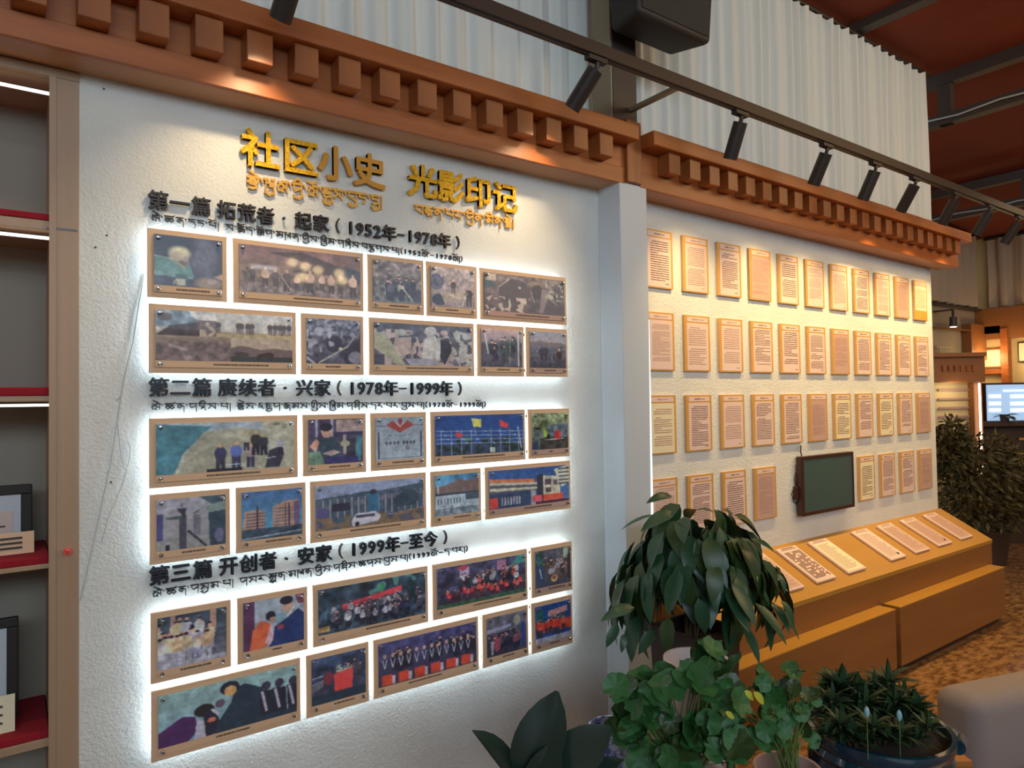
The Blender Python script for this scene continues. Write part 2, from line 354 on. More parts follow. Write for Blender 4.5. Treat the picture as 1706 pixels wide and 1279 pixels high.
card(0, 25, 1158, .06, shelves[3], 'pale label card in front of the framed photographs', 'papercream')
o = thing('push_pin', (.1, -.01, 1.22), 'coral pink hook stuck on the bookcase edge', 'hook')
pp = aY(112, 918, -.005); o.location = Vector(pp)
g = G(); g.tube([pp+np.array((0, .001, 0)), pp+np.array((0, -.012, 0))], .011, 10); obj('pin_base', g, 'pin', o)
g = G(); g.tube([pp+np.array((0, -.010, 0)), pp+np.array((.0, -.018, .0)), pp+np.array((0, -.024, .008))], .005, 8); obj('pin_hook', g, 'pin', o)

# small marks on the plaster
for px_, py_, nl_ in ((173, 148, 'tiny dark nail hole in the plaster right under the cornice near the bookcase'), (178, 392, 'upper of two close nail holes in the plaster beside the bookcase'), (159, 412, 'lower of two close nail holes in the plaster beside the bookcase'), (185, 803, 'lone nail hole in the plaster beside the hanging cable')):
    p = aY(px_, py_, -.001); g = G(); g.lathe((0, 0, 0), [(.0035, 0), (.003, .002)], 8, capt=True)
    g.v = [(p[0]+v[0], p[1]-v[2], p[2]+v[1]) for v in g.v]
    o = tag(obj('nail_hole', g, 'steel'), nl_, 'nail hole', 'nail holes in the plaster')

# ------------------------------------------------------------------ photo painting (flat prints stored as vertex colours)
def c3(s): return np.array([int(ch, 16)/15. for ch in s])
class Paint:
    def __init__(s, W, H, seed):
        s.W, s.H = W, H; s.a = np.zeros((H, W, 3)); s.r = np.random.RandomState(seed)
        s.X, s.Y = np.meshgrid((np.arange(W)+.5)/W, (np.arange(H)+.5)/H); s.asp = W/H
    def put(s, m, c): s.a[m] = c3(c)
    def G(s, c1, c2, y0=0, y1=1):
        t = np.clip((s.Y-y0)/(y1-y0), 0, 1)[..., None]; m = (s.Y >= y0) & (s.Y <= y1+.001); v = c3(c1)*(1-t)+c3(c2)*t; s.a[m] = v[m]
    def R(s, x0, y0, x1, y1, c): s.put((s.X >= x0) & (s.X < x1) & (s.Y >= y0) & (s.Y < y1), c)
    def E(s, cx, cy, rx, ry, c): s.put(((s.X-cx)/rx)**2+((s.Y-cy)/ry)**2 < 1, c)
    def SE(s, cx, cy, rx, ry, c, k):
        d = ((s.X-cx)/rx)**2+((s.Y-cy)/ry)**2; t = (np.clip(1.4-d, 0, 1)*k)[..., None]; s.a = s.a*(1-t)+c3(c)*t
    def P(s, c, *pts):
        n = len(pts)//2; m = np.zeros(s.X.shape, bool)
        for i in range(n):
            x1, y1, x2, y2 = pts[2*i], pts[2*i+1], pts[(2*i+2) % (2*n)], pts[(2*i+3) % (2*n)]
            if y1 == y2: continue
            m ^= ((y1 > s.Y) != (y2 > s.Y)) & (s.X < (x2-x1)*(s.Y-y1)/(y2-y1)+x1)
        s.put(m, c)
    def L(s, x0, y0, x1, y1, w, c):
        ax, ay = (x1-x0)*s.asp, y1-y0; l2 = ax*ax+ay*ay+1e-9
        t = np.clip(((s.X-x0)*s.asp*ax+(s.Y-y0)*ay)/l2, 0, 1)
        s.put(((s.X-x0)*s.asp-t*ax)**2+(s.Y-y0-t*ay)**2 < (w/2)**2, c)
    def noise(s, n):
        k = s.r.rand(max(2, n)+2, max(2, int(n*s.asp))+2); y = s.Y*(k.shape[0]-1.001); x = s.X*(k.shape[1]-1.001)
        i, j = y.astype(int), x.astype(int); fy, fx = y-i, x-j
        return (k[i, j]*(1-fx)+k[i, j+1]*fx)*(1-fy)+(k[i+1, j]*(1-fx)+k[i+1, j+1]*fx)*fy
    def N(s, amp, n, y0=0, y1=1, x0=0, x1=1):
        v = 1+amp*(s.noise(n)+.5*s.noise(n*2)-.75)*2; m = (s.Y >= y0) & (s.Y <= y1) & (s.X >= x0) & (s.X <= x1); s.a[m] = np.clip(s.a*v[..., None], 0, 1)[m]
    def B(s, n, th, c, y0=0, y1=1, x0=0, x1=1):   # blotches
        m = (s.noise(n) > th) & (s.Y >= y0) & (s.Y <= y1) & (s.X >= x0) & (s.X <= x1); s.put(m, c)
    def M(s, x, y, h, ct, cl, ch='b97', hat=None, lean=0.):
        w = h*.13/s.asp
        s.P(cl, x-w, y-h*.5, x+w, y-h*.5, x+w*1.1, y, x+w*.2, y, x, y-h*.4, x-w*.2, y, x-w*1.1, y)
        s.E(x+lean*.6, y-h*.64, w*1.45, h*.22, ct); s.P(ct, x-w*1.1+lean, y-h*.8, x+w*1.1+lean, y-h*.8, x+w*1.25, y-h*.45, x-w*1.25, y-h*.45)
        s.E(x+lean, y-h*.92, h*.065/s.asp, h*.085, ch)
        if hat: s.E(x+lean, y-h*.98, h*.08/s.asp, h*.04, hat)
    def CR(s, x0, x1, y0, y1, n, h, cols, legs='223', seed=0, hair='112'):
        r = np.random.RandomState(seed); q = sorted([(y0+(y1-y0)*((i//max(1, n//3))/3.+.2*r.rand()), x0+(x1-x0)*r.rand()) for i in range(n)])
        for y, x in q:
            cc = cols[r.randint(len(cols))]; s.M(x, y, h*(.85+.3*r.rand()), cc, legs, 'c98'); s.E(x, y-h*.99, h*.07/s.asp, h*.04, hair)
def ink(p, sepia=False): pass

PH = {}
def rec(i, lab): 
    def d(f): PH[i] = (lab, f); return f
    return d
@rec(1, 'grey portrait photo of a person in a pale fur hat, in the top row')
def _(p):
    p.G('334', '445'); p.SE(.72, .35, .2, .4, '667', .6); p.SE(.3, .2, .3, .3, '223', .6)
    p.P('577', 0, .42, .25, .44, .5, .52, .58, .8, .3, .76, 0, .72); p.P('688', 0, .72, .3, .76, .55, .8, .56, .84, 0, .8); p.N(.12, 9, .45, 1, 0, .6); p.L(0, .42, .5, .52, .015, '9aa')
    p.P('655', .3, .36, .46, .36, .5, .5, .44, .62, .34, .6); p.SE(.36, .34, .16, .14, 'bb9', 1.); p.SE(.30, .40, .09, .12, 'a98', .9); p.SE(.45, .44, .05, .07, '988', .9); p.L(.25, .42, .46, .33, .03, 'a98'); p.L(.3, .5, .42, .62, .05, '887')
    p.P('455', .3, .74, .47, .76, .46, .96, .31, .96); p.P('aa9', .31, .84, .45, .85, .44, .98, .32, .98); p.L(.3, .88, .28, .95, .02, 'aa9'); p.SE(.8, .9, .22, .12, '876', 1.); p.P('a87', .86, .76, 1, .68, 1, .82); p.SE(.84, .86, .08, .06, '988', .9); p.SE(.78, .7, .05, .1, '667', .5)
@rec(2, 'wide sepia photo of people digging fields with lamp reflections on its glass')
def _(p):
    p.G('755', '876'); p.P('433', .22, .12, .5, .05, .78, .26, 1, .36, 1, .5, .4, .5, .6, .3, .45, .22); p.P('445', .85, .25, 1, .35, 1, .8, .85, .6)
    p.N(.15, 4); p.G('654', '766', .58, 1); p.N(.35, 14, .55, 1)
    for x, y, h in ((.1, .8, .34), (.2, .86, .42), (.28, .84, .36), (.37, .92, .46), (.45, .88, .34), (.56, .92, .5), (.66, .85, .36), (.74, .9, .42), (.82, .9, .36), (.93, .93, .5)): p.M(x, y, h, ('ca9', '544', 'b98')[int(x*100) % 3], '433')
    p.L(.06, .5, .12, .75, .02, '322'); p.L(.5, .7, .6, .95, .02, '322'); p.L(.33, .62, .4, .9, .02, 'a98'); p.N(.2, 20, .8, 1)
@rec(3, 'small grey photo of workers standing among tall reeds')
def _(p):
    p.G('877', '666'); p.N(.2, 20, 0, .5); p.N(.35, 10); p.B(9, .52, '445', .45, .95); p.CR(.15, .9, .75, 1, 9, .4, ['334', '445', 'aa9', '556'], '334', 3); p.L(.6, .62, .8, .9, .03, 'bba')
@rec(4, 'small grey photo of a figure with a spade on bare ground')
def _(p):
    p.G('a99', '877'); p.N(.2, 14, 0, .5); p.E(.12, .38, .16, .2, '556'); p.N(.3, 12, .2, .5, 0, .3); p.E(.18, .82, .16, .14, '334'); p.P('a98', .2, .65, .8, .55, .95, .7, .3, .9)
    p.M(.5, .66, .36, '433', '655'); p.M(.86, .95, .5, '322', '433'); p.L(.82, .6, .7, .95, .02, 'ccb'); p.N(.15, 18)
@rec(5, 'wide dark photo of people bending over plants, in the first row beside the pilaster')
def _(p):
    p.G('655', '433'); p.N(.4, 9); p.R(.02, .02, .14, .2, 'a98'); p.E(.35, .13, .1, .09, '766'); p.E(.36, .45, .19, .34, '433'); p.E(.42, .33, .02, .03, 'aaa'); p.L(.17, .35, .3, .12, .03, 'a98'); p.L(.5, .7, .42, .8, .04, 'a98')
    p.E(.62, .2, .09, .09, '765'); p.E(.64, .4, .08, .2, '322'); p.P('766', .7, .3, .78, .35, .98, .95, .66, .98); p.P('433', .78, .55, 1, .9, 1, 1, .7, 1); p.L(.56, .4, .6, .7, .02, 'a98')
    p.B(14, .66, 'a98', .6, 1, 0, .5); p.B(16, .68, '998', .05, .6, .75, 1); p.E(.02, .3, .1, .1, '344')
@rec(6, 'wide sepia photo joined from three farming scenes')
def _(p):
    p.G('bbb', 'a98'); p.P('789', 0, 0, .22, 0, .3, .25, 0, .35); p.E(.06, .14, .05, .08, '544'); p.P('433', .1, .3, .3, .22, .35, .5, 0, .5); p.N(.3, 10, 0, .5, 0, .42); p.P('a98', .3, .28, .42, .2, .42, .5, .3, .5)
    p.B(14, .6, '655', .18, .5, .28, .42); p.R(.42, .4, 1, .52, 'a97'); p.N(.15, 9, .4, .55, .42, 1)
    for x in (.43, .58, .6, .65, .68, .82, .86, .9, .93, .97): p.M(x, .42, .26, '433', '655')
    p.R(0, .52, .52, 1, '544'); p.G('876', '655', .5, .7); p.R(.52, .5, 1, .75, 'a98'); p.P('655', 0, .72, .2, .68, .42, .62, .52, .68, .52, 1, 0, 1)
    p.P('766', .15, .75, .25, .72, .28, .98, .2, 1); p.P('655', .28, .75, .35, .7, .42, 1, .33, 1); p.L(.1, .7, .2, .78, .06, '877'); p.N(.3, 12, .6, 1, 0, .52)
    p.P('655', .52, .72, .6, .66, .75, .74, .85, .7, 1, .74, 1, .9, .52, .9); p.R(.52, .88, 1, 1, '333'); p.P('322', .72, .84, .82, .78, .85, .82, .84, .96, .81, .96, .8, .88, .75, .88, .74, .96, .72, .96); p.E(.6, .84, .06, .05, '433')
@rec(7, 'small dark photo of a crowd around a pit with a long pole')
def _(p):
    p.G('667', '445'); p.N(.6, 22, 0, .45); p.N(.4, 9, .3, 1); p.E(.5, .55, .15, .2, '334'); p.E(.24, .26, .08, .07, '99a'); p.E(.45, .3, .08, .04, '889'); p.E(.12, .5, .1, .04, '889')
    p.B(10, .64, '99a', .2, .8, 0, .5); p.P('334', .62, .6, 1, .4, 1, 1, .7, 1); p.E(.9, .85, .14, .14, '778'); p.L(.22, .98, .75, .6, .03, 'aa9'); p.L(.75, .6, .9, .36, .03, '889'); p.L(0, .86, .15, 1, .05, '99a'); p.E(.62, .66, .04, .04, 'bba')
@rec(8, 'wide bright photo of villagers in white seated outdoors')
def _(p):
    p.G('445', '667'); p.N(.3, 8); p.B(9, .48, 'a99', .15, 1); p.B(13, .62, '445', .2, .95, .2, .6); p.E(.26, .22, .05, .08, 'aaa'); p.L(.2, .28, .34, .26, .03, '998'); p.P('a99', .2, .35, .36, .32, .36, .7, .25, .8, .18, .6)
    p.P('998', 0, .3, .1, .2, .2, .6, .3, .98, .22, 1, 0, .6); p.R(0, .75, .1, 1, '445'); p.E(.56, .15, .06, .11, 'bbb'); p.P('bbb', .5, .35, .6, .25, .67, .5, .64, .85, .5, .98, .46, .75); p.E(.7, .18, .04, .07, 'a99'); p.P('334', .66, .35, .74, .3, .78, .6, .7, .98, .66, .8)
    p.P('aaa', .82, .1, 1, .2, 1, 1, .85, .95, .78, .6); p.B(11, .66, '556', .2, 1, .75, 1); p.P('99a', .3, .85, .6, .82, .62, .98, .35, 1)
@rec(9, 'small photo of people holding up long poles')
def _(p):
    p.G('b99', '556', 0, .6); p.G('556', '445', .35, 1); p.CR(.12, .85, .6, .9, 12, .42, ['334', '445', '344'], '334', 5); p.N(.3, 12, .3, 1); p.L(.08, .08, .16, .65, .04, 'bbb'); p.L(.9, .05, .9, .95, .04, 'bbb'); p.E(.15, .75, .12, .1, '556'); p.L(.7, .3, .68, .9, .02, '887')
@rec(10, 'small photo of oxen ploughing beneath low hills')
def _(p):
    p.G('889', '988', 0, .4); p.P('655', 0, .3, .3, .26, .55, .3, .9, .3, 1, .34, 1, .45, 0, .45); p.G('667', '334', .38, 1); p.N(.25, 14, .4, 1); p.E(.38, .56, .15, .12, '334'); p.E(.6, .62, .12, .12, '556'); p.M(.8, .95, .5, '322', '334')
    for x in (.3, .42, .52, .64): p.R(x, .6, x+.03, .8, '223')
@rec(11, 'wide colour photo of workers standing on a concrete dam by green water')
def _(p):
    p.G('9ab', 'aa9'); p.P('478', 0, .02, .38, .08, .18, .6, .12, 1, 0, 1); p.N(.1, 8, x1=.3); p.P('998', .32, .2, .6, .12, .8, .2, .8, 1, .15, 1, .2, .6); p.P('aa9', .74, 0, 1, 0, 1, 1, .9, 1); p.N(.1, 7)
    for x, y, h, a, b in ((.44, .98, .55, '335', '334'), (.555, .95, .55, '56a', '335'), (.66, .95, .5, '988', '335'), (.7, .7, .5, '333', '223'), (.76, .72, .45, '334', '223'), (.63, .6, .38, 'aa9', '334')): p.M(x, y, h, a, b)
    p.P('334', .8, .62, .88, .55, .92, .7, .88, .98, .77, .98); p.M(.89, .72, .36, '99a', '223'); p.R(.34, .93, .6, 1, '223'); p.L(.48, .86, .58, .86, .012, 'def'); p.L(.78, .78, .85, .76, .012, 'def'); p.E(.86, .07, .03, .03, '665'); p.E(.92, .12, .02, .06, '887')
@rec(12, 'small colour photo of a person in green working at a table by purple curtains')
def _(p):
    p.G('445', '446'); 
    for i in range(6): p.R(.04+i*.09, 0, .08+i*.09, .4, ('536', '99b', '425')[i % 3])
    p.R(.5, .02, 1, .3, '988'); p.R(.45, .3, 1, .36, '335'); p.E(.33, .28, .1, .14, 'b98'); p.E(.32, .18, .11, .09, '223'); p.P('345', .18, .42, .42, .4, .6, .7, .5, .98, .15, .98); p.P('c98', .02, .6, .14, .42, .2, .5, .14, .72); p.P('687', 0, .72, .2, .7, .3, 1, 0, 1)
    p.P('a99', .24, .76, .45, .68, .58, .75, .4, .82); p.R(.62, .36, .68, .8, 'a99'); p.R(.68, .45, .85, .95, '334'); p.P('478', .88, .4, 1, .4, .95, .95, .84, .95); p.E(.66, .56, .09, .07, '998'); p.R(.3, .85, .9, 1, '336'); p.N(.15, 9)
@rec(13, 'award certificate print with a crimson emblem of flags at its top')
def _(p):
    p.G('89a', '9ab'); p.P('944', .22, .2, .35, .08, .45, .2, .5, .05, .55, .2, .65, .08, .8, .2, .6, .3, .5, .38, .4, .3); p.E(.5, .1, .05, .07, '845'); p.L(.44, .14, .5, .24, .02, 'ccc'); p.L(.5, .24, .57, .12, .02, 'ccc')
    p.L(.03, .2, .2, .2, .025, '667'); p.L(.8, .2, .97, .2, .025, '667'); p.R(.05, .35, .08, .95, '445'); p.R(.92, .35, .95, .95, '445'); p.L(.05, .95, .95, .95, .015, '556'); p.E(.65, .74, .05, .06, '778')
    for x in (.25, .3, .4, .46, .52, .58, .66, .72): p.R(x, .42, x+.04, .44, '556')
    for i, x in enumerate((.2, .28, .36, .44, .56, .63, .7, .77)): p.R(x, .56, x+.03, .65, '445'); p.R(x-.01, .59, x+.045, .61, '445')
@rec(14, 'wide photo of a railing with yellow and red flags under a blue sky')
def _(p):
    p.G('248', '359'); p.R(0, .72, 1, 1, '346'); p.B(12, .6, '233', .6, 1); p.B(9, .7, '475', .35, .65, .3, .6)
    for y in (.38, .48, .58, .68): p.L(.02, y, 1, y+.08, .015, 'abc')
    for i in range(9): p.L(.06+i*.11, .38, .06+i*.11, .98, .012, 'abc')
    p.P('cc6', .39, .08, .5, .12, .5, .32, .41, .3); p.P('c44', .71, .14, .82, .26, .8, .38, .72, .32); p.P('c44', .22, .42, .3, .48, .28, .56, .22, .54); p.L(.4, .1, .44, .5, .012, 'ccc'); p.R(.6, .84, .66, .98, 'bcc'); p.L(.93, .35, .97, .9, .03, '9ab')
@rec(15, 'small photo of rocks and bushes with red flowers')
def _(p):
    p.G('897', '786', 0, .4); p.E(.35, .4, .16, .22, '564'); p.P('566', 0, .4, .3, .5, .4, 1, 0, 1); p.P('567', .4, .35, 1, .3, 1, .7, .5, .75); p.R(.2, .68, 1, 1, '333'); p.E(.7, .62, .1, .14, 'a33'); p.E(.36, .58, .06, .1, '794'); p.N(.4, 11); p.L(.35, .74, .85, .72, .02, 'bbb'); p.R(0, .8, .16, 1, '235')
@rec(16, 'small photo of a white wall with a painted wooden pillar and railing')
def _(p):
    p.G('99a', '888'); p.P('456', .6, 0, 1, 0, 1, .12, .8, .18); p.R(0, .28, .09, .8, '447'); p.P('788', .7, .2, 1, .12, 1, .4, .75, .42); p.R(.52, .35, .62, .75, '667'); p.P('345', .74, .34, 1, .3, 1, 1, .76, 1); p.E(.9, .8, .07, .14, '668')
    p.R(.32, .35, .42, 1, '445'); p.P('334', .28, .2, .42, .2, .4, .42); p.P('455', .14, .36, .36, .34, .36, .42, .14, .4); p.P('566', .48, .34, .62, .24, .6, .32); p.L(.45, .66, .7, .98, .04, '334'); p.R(.34, .1, .36, .18, '667'); p.R(.12, .88, .18, 1, '223'); p.N(.08, 10)
@rec(17, 'small photo of two pink office towers against a blue sky')
def _(p):
    p.G('469', '59b'); p.P('a87', .05, .4, .3, .38, .38, .46, .38, .85, .02, .85); p.P('a87', .5, .35, .7, .25, .95, .25, .96, .8, .5, .8); p.P('657', .85, .28, .96, .26, .96, .8, .86, .8)
    for i in range(6): p.R(.07, .45+i*.065, .37, .475+i*.065, '556'); p.R(.52, .38+i*.07, .84, .405+i*.07, '667')
    for x in (.24, .7, .76): p.R(x, .3, x+.02, .8, '323')
    p.R(0, .78, 1, 1, '345'); p.N(.35, 9, .78, 1); p.L(0, .97, 1, .9, .03, '89a')
@rec(18, 'wide photo of a white car in front of a long two-storey building')
def _(p):
    p.G('89b', '99b'); p.P('456', 0, .3, .4, .22, .6, .22, 1, .12, 1, .7, 0, .95); p.N(.15, 8, .2, 1)
    for i in range(16): x = .02+i*.062; p.R(x, .38-.004*i*4+.1, x+.035, .56-.012*i, '667'); p.R(x+.04, .32, x+.05, .75, '99a')
    p.R(.46, .26, .56, .72, '368'); p.R(.14, .42, .3, .6, '334'); p.P('558', 0, .5, .1, .5, .12, 1, 0, 1); p.E(.85, .45, .1, .2, '345'); p.E(.77, .5, .07, .15, '345')
    p.P('556', 0, .9, 1, .74, 1, 1, 0, 1); p.B(9, .5, '765', .72, 1); p.P('bbc', .31, .85, .35, .7, .53, .68, .58, .8, .56, .9, .32, .98); p.R(.35, .73, .52, .8, '445'); p.E(.36, .93, .02, .05, '322'); p.E(.51, .24, .03, .06, '334')
@rec(19, 'small photo of a white walled courtyard beneath a bare mountain')
def _(p):
    p.G('48b', '79b', 0, .4); p.N(.25, 5, 0, .3); p.P('766', 0, .3, .25, .25, .55, .12, .7, .18, 1, .12, 1, .5, 0, .5); p.R(0, .45, 1, .55, '345'); p.R(0, .5, .68, .82, 'abc'); p.R(.68, .48, 1, .75, '456'); p.R(.66, .66, 1, .85, '9ab')
    for i in range(9): p.R(.06+i*.07, .58, .08+i*.07, .72, '456')
    p.R(0, .82, 1, 1, '789'); p.N(.3, 12, .75, 1); p.R(.06, .25, .08, .45, 'bcd')
@rec(20, 'wide photo of a gate and pale buildings with orange banners')
def _(p):
    p.G('359', '469'); p.P('c75', 0, .22, .55, .3, .55, .4, 0, .34)
    for i in range(4): p.P(('bba', '556')[i % 2], 0, .3+i*.08, .58, .4+i*.06, .58, .46+i*.06, 0, .38+i*.08)
    p.R(0, .6, .5, 1, '346'); p.R(.5, .6, .56, 1, '99a'); p.P('bba', .66, .24, .88, .3, .88, .75, .66, .8); p.R(.68, .34, .76, .5, '545'); p.R(.79, .38, .84, .52, '656'); p.R(.69, .58, .76, .7, '545'); p.P('ccb', .8, .1, 1, 0, 1, .5, .9, .6)
    for i in range(5): p.R(.86, .08+i*.1, 1, .12+i*.1, '456')
    p.P('334', .58, .2, .66, .2, .66, .95, .58, .9); p.R(.66, .76, .92, .92, 'd54'); p.R(.52, .76, .64, .92, 'd56'); p.R(0, .7, .1, .98, 'c44')
    for i in range(7): p.R(.14+i*.035, .72, .16+i*.035, .92, '99a')
    p.R(.56, .93, 1, 1, '423'); p.N(.1, 10)
@rec(21, 'small photo of a crowd in pale robes outside a building')
def _(p):
    p.G('345', '667'); p.R(.38, .22, .66, .42, '9ab'); p.N(.3, 8, 0, .4); p.R(.18, 0, .25, .5, '977'); p.R(.75, 0, .84, .4, 'a87'); p.CR(.0, .95, .6, 1, 16, .5, ['cb9', 'bba', 'bbb', 'cba', 'aab'], '99b', 2); p.R(0, .9, 1, 1, '99a'); p.CR(.0, .8, .93, .96, 7, .55, ['cb9', 'ccc', 'bbb', 'ca8'], 'aab', 9); p.N(.2, 14, .35, 1)
@rec(22, 'small photo of a man in black facing a person in orange')
def _(p):
    p.G('9ab', '99a'); p.R(0, 0, .18, 1, '535'); p.E(.6, .45, .1, .12, '79a'); p.P('d64', .1, 1, .15, .6, .28, .42, .42, .5, .5, .85, .3, 1); p.P('cab', .35, .9, .45, .5, .5, .82, .48, 1); p.E(.44, .36, .08, .1, '223'); p.E(.47, .44, .05, .06, 'a87')
    p.P('236', .5, .6, .72, .45, .9, .3, 1, .42, 1, 1, .4, 1, .48, .85); p.E(.72, .2, .1, .14, 'b98'); p.E(.7, .09, .11, .09, '223'); p.P('745', .84, 0, 1, 0, 1, .2, .9, .2); p.L(.82, .26, .72, .42, .04, 'ccc'); p.E(.6, .62, .06, .05, '945'); p.N(.1, 8)
@rec(23, 'wide photo of a group gathered under a long red banner')
def _(p):
    p.G('345', '345'); p.N(.4, 6); p.B(7, .6, '588', 0, .45, .4, 1); p.R(.55, .12, .58, .3, '396'); p.P('c45', .2, .42, .76, .22, .76, .36, .22, .54); p.CR(.1, .95, .7, 1, 46, .34, ['334', '445', 'aab', '99a', '335', '556'], '223', 6); p.R(0, .82, .1, .94, 'a85'); p.N(.3, 20, .4, 1)
@rec(24, 'wide photo of rows of people seated outdoors in red and white')
def _(p):
    p.G('446', '334'); p.N(.4, 8); p.R(.24, .08, .34, .34, 'a9b'); p.E(.28, .08, .05, .06, 'b45'); p.R(.66, .05, .76, .3, 'a79'); p.B(6, .5, '488', 0, .5, .76, 1); p.CR(.25, .92, .55, .72, 34, .34, ['bbc', '334', '99a', '334', 'a44'], '223', 7); p.CR(.1, .95, .78, .92, 32, .26, ['d44', 'c34', '534', 'd55'], '423', 8); p.R(0, .9, 1, 1, '354'); p.N(.25, 18, .4, 1)
@rec(25, 'small photo of people lined up in a street with a floral wreath')
def _(p):
    p.G('556', '445'); p.R(0, .05, .22, .4, '355'); p.N(.4, 9, 0, .5); p.R(.78, .02, .92, .3, '9a9'); p.CR(.2, .95, .6, .9, 24, .36, ['334', '655', '99a', '544'], '544', 1); p.P('346', 0, .4, .25, .4, .25, 1, 0, 1); p.L(.12, .5, .17, .75, .03, 'bbb'); p.R(0, .9, 1, 1, '445'); p.E(.52, .8, .09, .1, 'ca7'); p.E(.52, .78, .06, .06, '855'); p.R(.9, .2, 1, .9, '334')
@rec(26, 'wide photo of a man in black bending over a child')
def _(p):
    p.G('8aa', '79a'); p.N(.1, 4); p.P('425', 0, .72, .16, .5, .25, .56, .26, .86, .2, 1, 0, 1); p.E(.31, .48, .07, .12, '222'); p.P('223', .3, .5, .38, .5, .44, .9, .36, 1, .32, 1); p.P('aab', .26, .6, .31, .7, .32, 1, .24, 1)
    p.E(.42, .42, .035, .08, '545'); p.P('bbc', .37, .48, .42, .62, .4, .64, .35, .5); p.P('234', .4, .8, .5, .45, .53, .2, .6, .14, .72, .3, .78, .55, .8, 1, .38, 1); p.E(.49, .16, .07, .13, '223'); p.E(.495, .22, .045, .1, 'c96'); p.E(.36, .7, .03, .05, 'b65')
    for x in (.76, .86, .97): p.E(x, .3+.02*(x > .9), .035, .09, '334'); p.P('223', x-.05, .38, x+.05, .4, x+.06, 1, x-.04, 1); p.L(x-.03, .42, x, .8, .05, 'aab')
    p.R(.4, .88, 1, 1, '234')
@rec(27, 'small photo of people holding a red cloth beside a parked car')
def _(p):
    p.G('346', '334'); p.N(.4, 7); p.CR(.38, .95, .55, .7, 12, .34, ['556', '899', '445'], '334', 3); p.P('d44', .4, .42, .75, .36, .74, .86, .42, .9); p.E(.3, .48, .1, .14, '734'); p.L(0, .42, .2, .4, .03, '89a'); p.L(0, .56, .2, .5, .02, '89a'); p.P('667', 0, .6, .22, .5, .22, .62, 0, .72); p.R(0, .8, 1, 1, '234')
@rec(28, 'wide photo of people with white scarves seated behind red chairs')
def _(p):
    p.G('447', '334'); p.N(.3, 8, 0, .5); p.CR(.02, .98, .62, .75, 22, .42, ['223', '334', '223'], '223', 5)
    for i in range(12): x = .06+i*.077; p.L(x-.02, .4, x, .6, .02, 'bbc'); p.L(x+.02, .4, x, .6, .02, 'bbc'); p.E(x, .32, .018, .05, 'b98')
    for i in range(6): x = .08+i*.16; p.R(x-.05, .74, x+.05, .98, 'c43'); p.R(x+.05, .78, x+.08, 1, 'bab')
    p.R(0, .97, 1, 1, '334')
@rec(29, 'small photo of a queue of people beside a roadside building')
def _(p):
    p.G('667', '445'); p.N(.3, 6, 0, .4); p.P('99b', 0, .3, .6, .26, .6, .33, 0, .4); p.P('334', 0, .45, .7, .4, .8, 1, 0, 1); p.CR(.05, .8, .75, .95, 14, .36, ['334', '234', '745', '445'], '223', 4); p.P('945', .2, .6, .34, .55, .32, .85, .2, .9); p.R(.85, .3, .95, .9, '348'); p.R(.1, .6, .16, .95, '99a'); p.E(.75, .2, .08, .14, '998')
@rec(30, 'small photo of people in bright red jackets lined up by a blue wall')
def _(p):
    p.G('248', '248'); p.R(0, .1, .25, .6, '256'); p.P('b88', .35, .18, .9, .12, .9, .28, .35, .34); p.R(.4, .32, .85, .5, '456'); p.R(.02, .48, 1, .75, 'd43'); p.CR(.05, .98, .78, .84, 14, .42, ['d43', 'c33', 'e54'], '334', 2); p.R(0, .86, 1, 1, '99a'); p.N(.15, 12)

